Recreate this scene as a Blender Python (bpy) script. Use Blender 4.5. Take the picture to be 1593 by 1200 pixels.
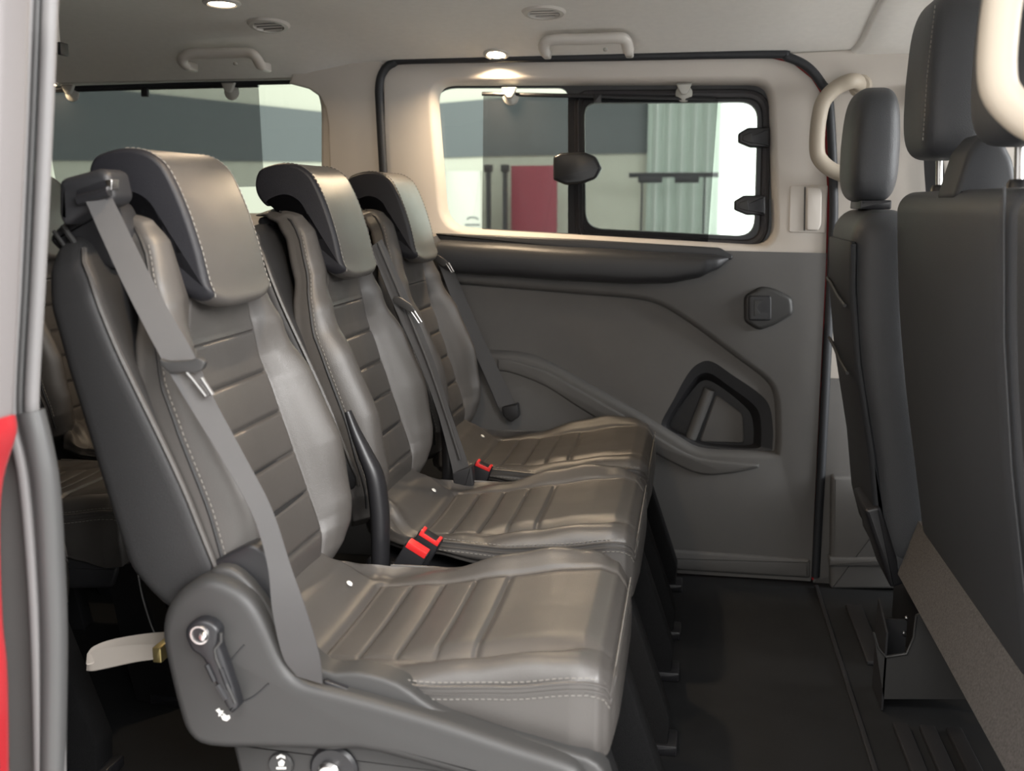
import bpy, bmesh, math, random
from mathutils import Vector, Matrix
from mathutils.geometry import delaunay_2d_cdt

# ------------------------------------------------------------------ clear
for o in list(bpy.data.objects): bpy.data.objects.remove(o, do_unlink=True)
COL = bpy.context.scene.collection
SC = bpy.context.scene
random.seed(4)

# ------------------------------------------------------------------ camera
# measured from the picture: focal length in pixels and the vanishing point of the cross-car direction
FPX, CX, CY = 1600.0, 796.5, 600.0
VPX, VPY = 1080 - CX, 315 - CY
PHI = math.atan2(-VPY, FPX)
YAW = math.atan2(VPX, math.hypot(FPX, VPY))
EYE = Vector((0, 0, .98))
RT = Vector((math.cos(YAW), math.sin(YAW), 0))
HZ = Vector((-math.sin(YAW), math.cos(YAW), 0))
FW = HZ * math.cos(PHI) + Vector((0, 0, -math.sin(PHI)))
UP = RT.cross(FW)
cam = bpy.data.cameras.new('camera')
cam.sensor_fit = 'HORIZONTAL'; cam.sensor_width = 36; cam.lens = 36 * FPX / 1593
cam.clip_start = .02; cam.clip_end = 100
cam.dof.use_dof = True; cam.dof.focus_distance = 2.05; cam.dof.aperture_fstop = 4.5
co = bpy.data.objects.new('camera', cam); COL.objects.link(co)
M = Matrix((RT, UP, -FW)).transposed().to_4x4(); M.translation = EYE
co.matrix_world = M
SC.camera = co

# ------------------------------------------------------------------ world, lights, exposure
w = bpy.data.worlds.new('showroom_air'); SC.world = w; w.use_nodes = True
bg = w.node_tree.nodes['Background']
bg.inputs[0].default_value = (1.0, .99, .975, 1); bg.inputs[1].default_value = .75
SC.view_settings.view_transform = 'Standard'
SC.view_settings.look = 'None'
SC.view_settings.gamma = 1
SC.view_settings.use_curve_mapping = False
SC.view_settings.exposure = .88

def area(name, loc, target, sx, sy, power, col=(1, 1, 1)):
    l = bpy.data.lights.new(name, 'AREA'); l.shape = 'RECTANGLE'; l.size = sx; l.size_y = sy
    l.energy = power; l.color = col
    o = bpy.data.objects.new(name, l); COL.objects.link(o); o.location = loc
    o.rotation_euler = (Vector(target) - Vector(loc)).to_track_quat('-Z', 'Y').to_euler()
    return o
area('showroom_light_near', (2.5, -1.4, 2.5), (-.5, 1.7, .7), 2.8, 1.4, 190, (1, .99, .98))
area('showroom_light_front', (4.2, 1.6, 1.75), (-.5, 1.9, .8), 2.4, 1.2, 130, (.97, .99, 1))
area('showroom_light_far', (-.5, 5.4, 3.4), (-.5, 8.0, .8), 5.0, 1.0, 60, (1, .99, .95))

area('aisle_bounce_fill', (-.8, -1.3, 3.3), (-.8, -1.3, 0), 2.4, 1.2, 75, (1, .99, .97))  # added fill light: bounces off the showroom floor to brighten the headliner

FLOOR = -.05
YD = 2.80       # far side wall / sliding door inner face
YN = 1.06       # near side wall

# ------------------------------------------------------------------ helpers
def at(px, py, y=None, x=None, z=None):
    d = FW * FPX + RT * (px - CX) - UP * (py - CY)
    if y is not None: t = (y - EYE.y) / d.y
    elif x is not None: t = (x - EYE.x) / d.x
    else: t = (z - EYE.z) / d.z
    return EYE + d * t

def lerp_tab(tab, t):
    if t <= tab[0][0]: return tab[0][1]
    for (a, va), (b, vb) in zip(tab, tab[1:]):
        if t <= b:
            k = (t - a) / (b - a); k = k * k * (3 - 2 * k) * .5 + k * .5
            return va + (vb - va) * k
    return tab[-1][1]

def catmull(pts, n, closed=False):
    """resample a polyline smoothly: n points per segment"""
    P = [Vector(p) for p in pts]; N = len(P); out = []
    rng = range(N) if closed else range(N - 1)
    for i in rng:
        p1, p2 = P[i], P[(i + 1) % N]
        p0 = P[(i - 1) % N] if closed or i > 0 else p1 * 2 - p2
        p3 = P[(i + 2) % N] if closed or i < N - 2 else p2 * 2 - p1
        for k in range(n):
            t = k / n
            out.append(.5 * ((2 * p1) + (p2 - p0) * t + (2 * p0 - 5 * p1 + 4 * p2 - p3) * t * t + (3 * p1 - p0 - 3 * p2 + p3) * t ** 3))
    if not closed: out.append(P[-1])
    return out

def round_poly(pts, r, seg=5):
    """2D polygon with filleted corners; r is a number or list"""
    P = [Vector((p[0], p[1])) for p in pts]; n = len(P); out = []
    for i in range(n):
        rr = r[i] if isinstance(r, (list, tuple)) else r
        a, b, c = P[i - 1], P[i], P[(i + 1) % n]
        u = (a - b); v = (c - b)
        d = min(rr, u.length * .45, v.length * .45)
        if d < 1e-5: out.append(b); continue
        p, q = b + u.normalized() * d, b + v.normalized() * d
        for k in range(seg + 1):
            t = k / seg
            out.append(p * (1 - t) ** 2 + b * 2 * t * (1 - t) + q * t * t)
    return out

def area2(P): return .5 * sum(P[i - 1][0] * P[i][1] - P[i][0] * P[i - 1][1] for i in range(len(P)))

def offset_poly(P, d):
    """shrink a CCW polygon by d"""
    n = len(P); out = []
    for i in range(n):
        a, b, c = P[i - 1], P[i], P[(i + 1) % n]
        e1 = (b - a); e2 = (c - b)
        if e1.length < 1e-7 or e2.length < 1e-7: out.append(b.copy()); continue
        n1 = Vector((-e1.y, e1.x)).normalized(); n2 = Vector((-e2.y, e2.x)).normalized()
        m = n1 + n2
        if m.length < 1e-4: out.append(b + n1 * d); continue
        m.normalize(); k = d / max(.5, m.dot(n1))
        out.append(b + m * k)
    return out

class MB:
    def __init__(s): s.v = []; s.f = []
    def add(s, verts, faces):
        o = len(s.v); s.v += [Vector(p) for p in verts]; s.f += [tuple(i + o for i in f) for f in faces]; return s
    def loft(s, secs, closed=True, cap=True):
        n = len(secs[0]); V = [p for sec in secs for p in sec]; F = []
        for i in range(len(secs) - 1):
            for j in range(n if closed else n - 1):
                k = (j + 1) % n
                F.append((i * n + j, i * n + k, (i + 1) * n + k, (i + 1) * n + j))
        if cap and closed:
            F.append(tuple(range(n - 1, -1, -1))); F.append(tuple(range((len(secs) - 1) * n, len(secs) * n)))
        return s.add(V, F)
    def tube(s, pts, r, n=8, closed=False, flat=1.0, ref=None):
        P = [Vector(p) for p in pts]; N = len(P); secs = []; prev = None
        for i in range(N):
            t = (P[(i + 1) % N] - P[i - 1]) if closed else (P[min(i + 1, N - 1)] - P[max(i - 1, 0)])
            t.normalize()
            if prev is None:
                a = Vector(ref) if ref else (Vector((0, 0, 1)) if abs(t.z) < .9 else Vector((0, 1, 0)))
            else: a = prev
            a = (a - t * a.dot(t)).normalized(); prev = a; b = t.cross(a)
            rr = r[i] if isinstance(r, (list, tuple)) else r
            secs.append([P[i] + a * math.cos(2 * math.pi * k / n) * rr + b * math.sin(2 * math.pi * k / n) * rr * flat for k in range(n)])
        if closed: secs.append(secs[0]); return s.loft(secs, cap=False)
        return s.loft(secs)
    def prism(s, poly, y0, y1, bev=0, seg=3, to3=None, back=False):
        """outline in (x,z) extruded from y0 (visible face) to y1, rounded edge at y0 (and y1 if back)"""
        P = [Vector((p[0], p[1])) for p in poly]
        if area2(P) < 0: P.reverse()
        f = to3 or (lambda a, b, y: Vector((a, y, b)))
        sg = 1 if y1 > y0 else -1; secs = []
        for k in range(seg + 1 if bev else 1):
            t = (k / seg) * math.pi / 2 if bev else 0
            Q = offset_poly(P, bev * (1 - math.sin(t))) if bev else P
            secs.append([f(p.x, p.y, y0 + sg * bev * (1 - math.cos(t))) for p in Q])
        if back and bev:
            for k in range(seg, -1, -1):
                t = (k / seg) * math.pi / 2
                secs.append([f(p.x, p.y, y1 - sg * bev * (1 - math.cos(t))) for p in offset_poly(P, bev * (1 - math.sin(t)))])
        else: secs.append([f(p.x, p.y, y1) for p in P])
        return s.loft(secs)
    def box(s, x0, x1, y0, y1, z0, z1, b=0):
        if b: return s.prism(round_poly([(x0, z0), (x1, z0), (x1, z1), (x0, z1)], b, 3), y0, y1, b, 2, back=True)
        return s.prism([(x0, z0), (x1, z0), (x1, z1), (x0, z1)], y0, y1)
    def holed(s, outer, holes, y, to3=None):
        vs = []; es = []
        for lp in [outer] + holes:
            o = len(vs); vs += [Vector((p[0], p[1])) for p in lp]; n = len(lp)
            es += [(o + i, o + (i + 1) % n) for i in range(n)]
        V, E_, F, *_ = delaunay_2d_cdt(vs, es, [], 0, 1e-6)
        def inside(p, L):
            c = False; n = len(L)
            for i in range(n):
                a, b = L[i - 1], L[i]
                if (a[1] > p.y) != (b[1] > p.y) and p.x < (b[0] - a[0]) * (p.y - a[1]) / (b[1] - a[1]) + a[0]: c = not c
            return c
        keep = []
        for f in F:
            m = sum((V[i] for i in f), Vector((0, 0))) / len(f)
            if inside(m, outer) and not any(inside(m, h) for h in holes): keep.append(tuple(f))
        g = to3 or (lambda a, b, y: Vector((a, y, b)))
        return s.add([g(p.x, p.y, y) for p in V], keep)
    def rim(s, poly, y0, y1, d=0, seg=4):
        """wall around an outline from depth y0 to y1, shrinking by d, rounded"""
        P = [Vector((p[0], p[1])) for p in poly]
        if area2(P) < 0: P.reverse()
        secs = []
        for k in range(seg + 1):
            t = k / seg * math.pi / 2
            Q = offset_poly(P, d * math.sin(t))
            secs.append([Vector((p.x, y0 + (y1 - y0) * (1 - math.cos(t)), p.y)) for p in Q])
        return s.loft(secs, cap=False)
    def ribbon(s, L, R, th=.0018):
        """flat band between two edge polylines"""
        n = len(L); secs = []
        for i in range(n):
            t = (L[min(i + 1, n - 1)] - L[max(i - 1, 0)]).normalized(); wv = R[i] - L[i]
            nn = wv.cross(t).normalized() * th * .5
            secs.append([L[i] - nn, R[i] - nn, R[i] + nn, L[i] + nn])
        return s.loft(secs)
    def lathe(s, prof, c, ax=(0, 0, 1), n=24, ring=False):
        A = Vector(ax).normalized(); a = A.orthogonal().normalized(); b = A.cross(a); c = Vector(c)
        secs = [[c + A * h + (a * math.cos(2 * math.pi * k / n) + b * math.sin(2 * math.pi * k / n)) * max(r, 1e-4) for k in range(n)] for r, h in (prof + prof[:1] if ring else prof)]
        return s.loft(secs, cap=not ring)

MESHCACHE = {}
def worldloc(o):
    v = Vector((0, 0, 0))
    while o: v += o.location; o = o.parent
    return v
def build(mb, name, mat, parent=None, smooth=38, loc=None, cache=None):
    """one mesh object; vertices are given in world space (or in the thing's own space when cached)"""
    off = worldloc(parent) if parent else Vector(loc or (0, 0, 0))
    if cache and cache in MESHCACHE: me = MESHCACHE[cache]
    else:
        me = bpy.data.meshes.new(name)
        me.from_pydata([tuple(p - off) for p in mb.v], [], mb.f)
        bm = bmesh.new(); bm.from_mesh(me); bmesh.ops.remove_doubles(bm, verts=bm.verts, dist=2e-5); bmesh.ops.recalc_face_normals(bm, faces=bm.faces); bm.to_mesh(me); bm.free()
        if smooth:
            me.polygons.foreach_set('use_smooth', [True] * len(me.polygons))
            me.set_sharp_from_angle(angle=math.radians(smooth))
        me.materials.append(mat); me.update()
        if cache: MESHCACHE[cache] = me
    o = bpy.data.objects.new(name, me); COL.objects.link(o)
    if parent: o.parent = parent
    elif loc: o.location = loc
    return o
def islands(mb):
    par = list(range(len(mb.v)))
    def fnd(a):
        while par[a] != a: par[a] = par[par[a]]; a = par[a]
        return a
    for f in mb.f:
        r = fnd(f[0])
        for k in f[1:]: par[fnd(k)] = r
    seen = {}; 
    key = {}
    for i, p in enumerate(mb.v):           # coincident vertices count as joined
        k = (round(p.x, 4), round(p.y, 4), round(p.z, 4))
        if k in key: par[fnd(i)] = fnd(key[k])
        else: key[k] = i
    for f in mb.f: seen.setdefault(fnd(f[0]), []).append(f)
    out = []
    for fs in seen.values():
        m = MB(); mp = {}
        for f in fs:
            for k in f:
                if k not in mp: mp[k] = len(m.v); m.v.append(mb.v[k])
            m.f.append(tuple(mp[k] for k in f))
        out.append(m)
    return out
def builds(mb, name, mat, parent, **k):
    """every separate piece becomes an object of its own"""
    return [build(m, name, mat, parent, **k) for m in islands(mb)][0]
def tag(o, label=None, cat=None, group=None, kind=None):
    if label: o['label'] = label
    if cat: o['category'] = cat
    if group: o['group'] = group
    if kind: o['kind'] = kind
    return o
def empty(name, loc, label=None, cat=None, group=None, kind=None):
    o = bpy.data.objects.new(name, None); COL.objects.link(o); o.location = loc; o.empty_display_size = .05
    return tag(o, label, cat, group, kind)
def copy_tree(o, parent=None):
    c = o.copy(); COL.objects.link(c); c.parent = parent
    for ch in list(o.children): copy_tree(ch, c)
    return c

# ------------------------------------------------------------------ materials
def mat(name, col, rough=.6, metal=0, noise=0, nscale=20, bump=0, bscale=400, spec=.5, kind='noise', coat=0, rvar=0, crough=.08):
    m = bpy.data.materials.new(name); m.use_nodes = True; nt = m.node_tree; b = nt.nodes['Principled BSDF']
    b.inputs['Base Color'].default_value = (*col, 1); b.inputs['Roughness'].default_value = rough
    b.inputs['Metallic'].default_value = metal; b.inputs['Specular IOR Level'].default_value = spec
    if coat: b.inputs['Coat Weight'].default_value = coat; b.inputs['Coat Roughness'].default_value = crough
    tc = nt.nodes.new('ShaderNodeTexCoord')
    if noise or rvar:
        n = nt.nodes.new('ShaderNodeTexNoise'); n.inputs['Scale'].default_value = nscale; n.inputs['Detail'].default_value = 5
        nt.links.new(tc.outputs['Object'], n.inputs['Vector'])
    if noise:
        r = nt.nodes.new('ShaderNodeMix'); r.data_type = 'RGBA'
        r.inputs[6].default_value = (*[c * (1 - noise) for c in col], 1); r.inputs[7].default_value = (*[min(1, c * (1 + noise)) for c in col], 1)
        nt.links.new(n.outputs['Fac'], r.inputs[0]); nt.links.new(r.outputs[2], b.inputs['Base Color'])
    if rvar:
        mr = nt.nodes.new('ShaderNodeMapRange'); mr.inputs['From Min'].default_value = .3; mr.inputs['From Max'].default_value = .7
        mr.inputs['To Min'].default_value = rough - rvar; mr.inputs['To Max'].default_value = rough + rvar
        nt.links.new(n.outputs['Fac'], mr.inputs['Value']); nt.links.new(mr.outputs['Result'], b.inputs['Roughness'])
    if bump:
        t = nt.nodes.new('ShaderNodeTexVoronoi' if kind == 'grain' else 'ShaderNodeTexNoise'); t.inputs['Scale'].default_value = bscale
        nt.links.new(tc.outputs['Object'], t.inputs['Vector'])
        bp = nt.nodes.new('ShaderNodeBump'); bp.inputs['Strength'].default_value = bump; bp.inputs['Distance'].default_value = .001
        nt.links.new(t.outputs[0], bp.inputs['Height']); nt.links.new(bp.outputs['Normal'], b.inputs['Normal'])
    return m
def emis(name, col, s):
    m = bpy.data.materials.new(name); m.use_nodes = True; b = m.node_tree.nodes['Principled BSDF']
    b.inputs['Base Color'].default_value = (*col, 1); b.inputs['Emission Color'].default_value = (*col, 1); b.inputs['Emission Strength'].default_value = s
    return m
def glassy(name, tint, gloss=.05, dark=0, darkcol=(.02, .02, .022)):
    m = bpy.data.materials.new(name); m.use_nodes = True; nt = m.node_tree; nt.nodes.clear()
    o = nt.nodes.new('ShaderNodeOutputMaterial'); t = nt.nodes.new('ShaderNodeBsdfTransparent'); t.inputs[0].default_value = (*tint, 1)
    x = nt.nodes.new('ShaderNodeMixShader')
    if dark:
        g = nt.nodes.new('ShaderNodeBsdfDiffuse'); g.inputs[0].default_value = (*darkcol, 1); x.inputs[0].default_value = dark
    else:
        g = nt.nodes.new('ShaderNodeBsdfGlossy'); g.inputs['Roughness'].default_value = .02
        fr = nt.nodes.new('ShaderNodeFresnel'); fr.inputs['IOR'].default_value = 1.45
        nt.links.new(fr.outputs[0], x.inputs[0])
    nt.links.new(t.outputs[0], x.inputs[1]); nt.links.new(g.outputs[0], x.inputs[2]); nt.links.new(x.outputs[0], o.inputs[0])
    return m
leather = mat('leather_brown_grey', (.066, .061, .057), .38, coat=.2, crough=.34, noise=.10, nscale=9, bump=.25, bscale=900, kind='grain', rvar=.06)
leather_dk = mat('leather_charcoal', (.024, .0235, .024), .45, spec=.35, noise=.08, nscale=9, bump=.3, bscale=900, kind='grain')
leather_gus = mat('leather_gusset', (.013, .013, .016), .45, spec=.35, noise=.08, nscale=9, bump=.3, bscale=900, kind='grain')
leather_fr = mat('leather_black', (.040, .042, .046), .45, noise=.08, nscale=9, bump=.4, bscale=700, kind='grain')
pocket_m = mat('seatback_pocket_vinyl', (.020, .022, .026), .55, noise=.1, bump=.2, bscale=600)
plastic = mat('plastic_charcoal', (.033, .0325, .032), .50, noise=.05, bump=.15, bscale=1200)
plastic_dk = mat('plastic_black', (.015, .015, .017), .38, bump=.1, bscale=1200)
plastic_lo = mat('plastic_dark_grey', (.018, .018, .020), .5, bump=.2, bscale=1200)
belt_m = mat('belt_webbing', (.052, .050, .050), .62, noise=.06, bump=.5, bscale=1500)
chrome = mat('chrome', (.62, .61, .60), .25, metal=1)
steel = mat('steel_satin', (.40, .39, .38), .35, metal=1)
thread = mat('thread_pale', (.17, .16, .145), .7)
red_m = mat('buckle_red', (.62, .025, .025), .4)
white_m = mat('white_print', (.75, .74, .70), .6)
strap_m = mat('strap_cream', (.50, .45, .40), .8, noise=.08)
brass_m = mat('brass_clip', (.45, .36, .16), .35, metal=.8)
beige = mat('trim_beige', (.54, .50, .455), .62, noise=.03, bump=.1, bscale=900)
beige_hd = mat('handle_beige', (.37, .32, .255), .55, noise=.03)
liner = mat('headliner_fabric', (.82, .80, .76), .95, noise=.05, nscale=60, bump=.4, bscale=700)
trim_grey = mat('door_trim_grey', (.108, .105, .102), .62, noise=.05, bump=.25, bscale=900)
trim_ins = mat('door_insert_grey', (.125, .121, .117), .66, noise=.06, bump=.3, bscale=900)
trim_dk = mat('door_trim_charcoal', (.030, .031, .034), .45, noise=.05, bump=.25, bscale=900)
rubber = mat('rubber_seal', (.018, .020, .024), .55)
rubber_g = mat('rubber_seal_grey', (.06, .06, .06), .42)
floor_m = mat('rubber_floor', (.0105, .011, .012), .7, spec=.3, noise=.35, nscale=14, bump=.4, bscale=500)
carpet = mat('carpet_grey', (.080, .073, .070), .95, noise=.85, nscale=260, bump=1.0, bscale=520)
carpet_dk = mat('carpet_dark', (.012, .012, .0125), .95, spec=.1, noise=.4, nscale=420, bump=1.0, bscale=520)
seal_pale = mat('doorway_seal_pale', (.17, .165, .165), .45)
paint_red = mat('red_paint', (.36, .022, .028), .28, coat=.6)
primer = mat('door_edge_grey', (.18, .168, .168), .45)
black_gl = mat('black_frame', (.010, .011, .013), .28)
glass_m = glassy('window_glass', (.90, .95, .92))
screen_m = glassy('sunshade_mesh', (1, 1, 1), dark=.42)
clear_m = mat('clear_plastic', (.42, .41, .37), .25)
wall_w = mat('showroom_wall_white', (.60, .60, .51), .8, noise=.03, nscale=2)
wall_d = mat('showroom_wall_grey', (.145, .160, .165), .8, noise=.04, nscale=2)
floor_s = mat('showroom_tile', (.75, .74, .72), .4, noise=.05, nscale=3)
panel_red = mat('banner_red', (.33, .06, .085), .7, noise=.05, nscale=4)
curtain_m = mat('curtain_pale', (.66, .72, .67), .7, noise=.04, nscale=5)
post_m = mat('post_dark', (.03, .03, .033), .5)
day_m = emis('daylight_pane', (.95, 1, .97), 1.1)
lamp_m = emis('lamp_lens_warm', (1, .80, .55), 9)

# ------------------------------------------------------------------ STRUCTURE: floor and roof
X0, X1 = -2.25, 1.5
mb = MB(); mb.box(X0, X1, YN - .02, YD + .06, FLOOR - .05, FLOOR)
floor = tag(build(mb, 'floor', floor_m), 'dark ribbed rubber floor of the van', kind='structure')
# mat edge and ribs of the front step
mb = MB(); mb.box(.352, .362, 1.2, 2.75, FLOOR, FLOOR + .010, .002); build(mb, 'mat_edge', plastic_lo, floor)
for (xa, xb, ya, yb) in ((.415, .455, 2.28, 2.62), (.420, .450, 1.5, 2.0), (.470, .500, 1.5, 2.0), (.52, .55, 1.5, 2.0)):
    mb = MB(); mb.box(xa, xb, ya, yb, FLOOR, FLOOR + .012, .003); build(mb, 'floor_rib', plastic_lo, floor)

def zedge(x): return lerp_tab([(-1.08, 1.320), (-.90, 1.350), (.2, 1.352), (.5, 1.354)], x)
YC = (YN + YD) / 2
def zc(x, y):
    d = YD - abs(0) - y if y > YC else y - YN
    t = max(0, min(1, d / .52)); e = zedge(x)
    return e + (1.432 - e) * (1 - (1 - t) ** 2.2) + .012 * max(0, min(1, (d - .4) / .5))
xs = [X0 + (X1 - X0) * i / 60 for i in range(61)]
ys = [YN + (YD - YN) * (j / 60) for j in range(61)]
V = []; F = []
for a in xs:
    for b in ys: V.append((a, b, zc(a, b)))
for i in range(60):
    for j in range(60): F.append((i * 61 + j, i * 61 + j + 1, (i + 1) * 61 + j + 1, (i + 1) * 61 + j))
mb = MB(); mb.add(V, F); n = len(V)
ceiling = tag(build(mb, 'ceiling', liner, smooth=60), 'grey fabric headliner of the van roof', kind='structure')
mb = MB(); mb.box(X0, X1, YN - .08, YD + .14, 1.475, 1.49); build(mb, 'roof_skin', paint_red, ceiling)
# front headliner section with its rolled seam
def seam_pt(t):
    tab = [(2.795, .372), (2.77, .382), (2.70, .388), (2.55, .388), (2.2, .384), (1.3, .384)]
    y = 2.795 + (1.3 - 2.795) * t
    return Vector((lerp_tab([(-a, b) for a, b in tab], -y), y, zc(.45, y) - .003))
pts = [seam_pt(k / 40) for k in range(41)]
mb = MB()
secs = []
for p in pts: secs.append([p + Vector((0, 0, .012)), p + Vector((.002, 0, -.004)), p + Vector((.012, 0, -.010)), p + Vector((.06, 0, -.012)), Vector((1.4, p.y, p.z - .012)), Vector((1.4, p.y, p.z + .012))])
mb.loft(secs); build(mb, 'front_headliner', liner, ceiling, smooth=60)

# ------------------------------------------------------------------ STRUCTURE: far side wall (behind the seats)
def poly_at(pxs, y): return [(p.x, p.z) for p in (at(a, b, y=y) for a, b in pxs)]
far = empty('wall_far', (0, YD, FLOOR), 'beige and grey inner side of the van behind the seats', kind='structure')
# rear quarter panel with its window opening
qwin = round_poly([(-1.010, 1.338)] + poly_at([(505, 345)], YD) + [(-1.98, .93), (-1.98, 1.338)], [.12, .05, .06, .06], 8)
outer = [(X0, FLOOR), (-.842, FLOOR), (-.842, 1.36), (X0, 1.36)]
mb = MB(); mb.holed([Vector(p) for p in [(X0, .86), (-.842, .86), (-.842, 1.39), (X0, 1.39)]], [qwin], YD); mb.rim(qwin, YD, YD + .06, .022)
build(mb, 'quarter_trim', beige, far)
mb = MB(); mb.box(X0, -.842, YD - .008, YD + .02, FLOOR, .862, .004); build(mb, 'lower_quarter_trim', trim_grey, far)
# pillar bulge between quarter window and sliding door
def pil(z, x): return 0
cp = poly_at([(449, 130), (456, 112), (474, 98), (505, 90), (545, 87), (597, 88)], YD - .012)
edge = [Vector((a, b)) for a, b in cp]
poly = [Vector((-1.000, .86)), Vector((-.846, .86)), Vector((-.846, edge[-1].y))] + list(reversed(edge))[1:] + [Vector((-1.085, 1.296)), Vector((-1.055, 1.288)), Vector((-1.025, 1.268)), Vector((-1.008, 1.235)), Vector((-1.002, 1.19))]
mb = MB(); mb.prism(poly, YD - .014, YD + .004, .007, 4); build(mb, 'pillar_cover', beige, far)
# B pillar right of the door
bp = poly_at([(1289, 138), (1252, 98), (1220, 84)], YD - .01)
poly = [(.352, .52), (.362, .84), (.352, 1.0), (.348, 1.15)] + [Vector(p) for p in bp] + [(.5, 1.362), (1.5, 1.362), (1.5, .52)]
mb = MB(); mb.prism(poly, YD - .015, YD + .03, .006, 2); build(mb, 'front_pillar_trim', beige, far)
mb = MB(); mb.prism(round_poly([(.66, .9), (1.5, .9), (1.5, 1.3), (.60, 1.34), (.585, 1.1)], .03, 4), YD - .03, YD + .0, .02, 4); build(mb, 'belt_cover', beige, far)
mb = MB(); mb.box(.352, 1.5, YD - .012, YD + .03, FLOOR, .53, .004); build(mb, 'lower_pillar_trim', trim_grey, far)
st = poly_at([(1292, 738), (1425, 738), (1425, 912), (1290, 912)], YD - .02)
mb = MB(); mb.prism(round_poly(st, .01, 3), YD - .045, YD, .01, 3); build(mb, 'step_riser', trim_grey, far)
mb = MB(); mb.prism(round_poly(poly_at([(1290, 868), (1425, 868), (1425, 880), (1290, 880)], YD - .05), .003, 3), YD - .055, YD - .02, .004, 2); build(mb, 'step_lip', trim_grey, far)

ow1 = round_poly([(-2.05, .86), (-.98, .86), (-.98, 1.36), (-2.05, 1.36)], .06, 6)
ow2 = round_poly([(-.78, .82), (.26, .82), (.26, 1.33), (-.78, 1.33)], .06, 6)
mb = MB(); mb.holed([Vector(p) for p in [(X0, FLOOR - .3), (X1, FLOOR - .3), (X1, 1.49), (X0, 1.49)]], [[Vector(p) for p in ow1], [Vector(p) for p in ow2]], YD + .10); build(mb, 'body_skin', paint_red, far)
# quarter window: glass, black band, outside edge
wq = empty('window_2', (-1.5, YD + .06, 1.1), 'tinted rear quarter window of the van', kind='structure')
mb = MB(); mb.prism(offset_poly([Vector(p) for p in (qwin if area2(qwin) > 0 else qwin[::-1])], .012), YD + .058, YD + .063); build(mb, 'pane', glass_m, wq)
mb = MB(); mb.tube([at(75, 138, y=YD + .03), at(300, 131, y=YD + .03), at(452, 128, y=YD + .03)], .006, 6); build(mb, 'seal', rubber, wq)

# ------------------------------------------------------------------ STRUCTURE: far sliding door
door = empty('door_1', (-.25, YD, FLOOR), 'closed sliding door with beige window surround and grey lower panel', kind='structure')
dout = poly_at([(602, 300), (596, 150), (598, 122), (610, 103), (640, 98), (1190, 89), (1232, 98), (1262, 122), (1280, 150)], YD) + [(.338, 1.0), (.342, .846)]
dout = [Vector(p) for p in dout]
wout = round_poly(poly_at([(662, 119), (1208, 117), (1216, 395), (682, 364)], YD), [.075, .065, .085, .085], 8)
wout = [Vector(p) for p in wout]
# upper trim: beige, with the window opening; it ends at the belt line
up_outer = dout + [Vector((-.835, .868))]
mb = MB(); mb.holed(up_outer, [wout], YD); mb.rim(wout, YD, YD + .052, .020)
build(mb, 'upper_trim', beige, door)
# door seal
sl = [at(a, b, y=YD - .012) for a, b in [(600, 330), (596, 262), (591, 170), (590, 135), (596, 112), (612, 98), (645, 93), (900, 89), (1190, 84), (1225, 89), (1256, 104), (1278, 130), (1290, 160)]]
sl += [Vector((.352, YD - .012, 1.0)), Vector((.356, YD - .012, .84)), Vector((.358, YD - .012, .4)), Vector((.358, YD - .012, FLOOR + .02))]
mb = MB(); mb.tube(catmull(sl, 6), .0115, 10); build(mb, 'door_seal', rubber, door)
mb = MB(); mb.prism([(.346, .83), (.351, .83), (.354, FLOOR + .01), (.349, FLOOR + .01)], YD - .013, YD + .02); build(mb, 'painted_edge', paint_red, door)
# lower trim with recessed insert
low = [(-.86, .872), (.342, .850), (.347, FLOOR + .005), (-.86, FLOOR + .005)]
ins_px = [(560, 420), (705, 432), (900, 448), (985, 455), (1030, 466), (1080, 496), (1150, 548), (1198, 585), (1214, 615), (1217, 660), (1216, 700), (1206, 713), (1150, 712), (1085, 707), (1040, 682), (980, 645), (900, 600), (850, 572), (800, 557), (700, 556), (560, 556)]
ins = [Vector((p.x, p.y)) for p in catmull([Vector((a, b, 0)) for a, b in poly_at(ins_px, YD)], 4, True)]
mb = MB(); mb.holed([Vector(p) for p in low], [ins], YD - .012); mb.rim(ins, YD - .012, YD + .014, .018)
build(mb, 'lower_trim', trim_grey, door)
insI = offset_poly(ins if area2(ins) > 0 else ins[::-1], .016)
def loop_px(px, y, n=4): return [Vector((p.x, p.y)) for p in catmull([Vector((a, b, 0)) for a, b in poly_at(px, y)], n, True)]
k0 = loop_px([(1028, 664), (1048, 622), (1070, 582), (1088, 565), (1108, 563), (1140, 584), (1178, 610), (1196, 630), (1202, 660), (1202, 690), (1196, 704), (1150, 704), (1095, 699), (1055, 682)], YD + .013)
k1 = loop_px([(1036, 664), (1054, 628), (1075, 596), (1090, 582), (1107, 582), (1136, 602), (1166, 624), (1180, 640), (1184, 662), (1184, 688), (1180, 697), (1146, 698), (1096, 693), (1060, 678)], YD + .020)
k2 = loop_px([(1042, 662), (1060, 630), (1080, 604), (1092, 593), (1107, 594), (1132, 610), (1158, 632), (1168, 645), (1172, 664), (1172, 685), (1168, 692), (1142, 693), (1098, 689), (1066, 676)], YD + .065)
mb = MB(); mb.holed(insI, [k0], YD + .013)
build(mb, 'insert_panel', trim_ins, door)
r3 = lambda L, y: [Vector((p.x, y, p.y)) for p in L]
mb = MB(); mb.loft([r3(k0, YD + .013), r3(k1, YD + .020), r3(k2, YD + .065)], cap=False); n_ = len(k0); mb.f.append(tuple(range(2 * n_, 3 * n_)))
pocket = build(mb, 'pocket', plastic_lo, door)
a, b = at(1104, 606, y=YD + .052), at(1072, 688, y=YD + .052)
mb = MB(); mb.tube([a, b], .016, 10); build(mb, 'pocket_ridge', trim_grey, pocket)
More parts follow.
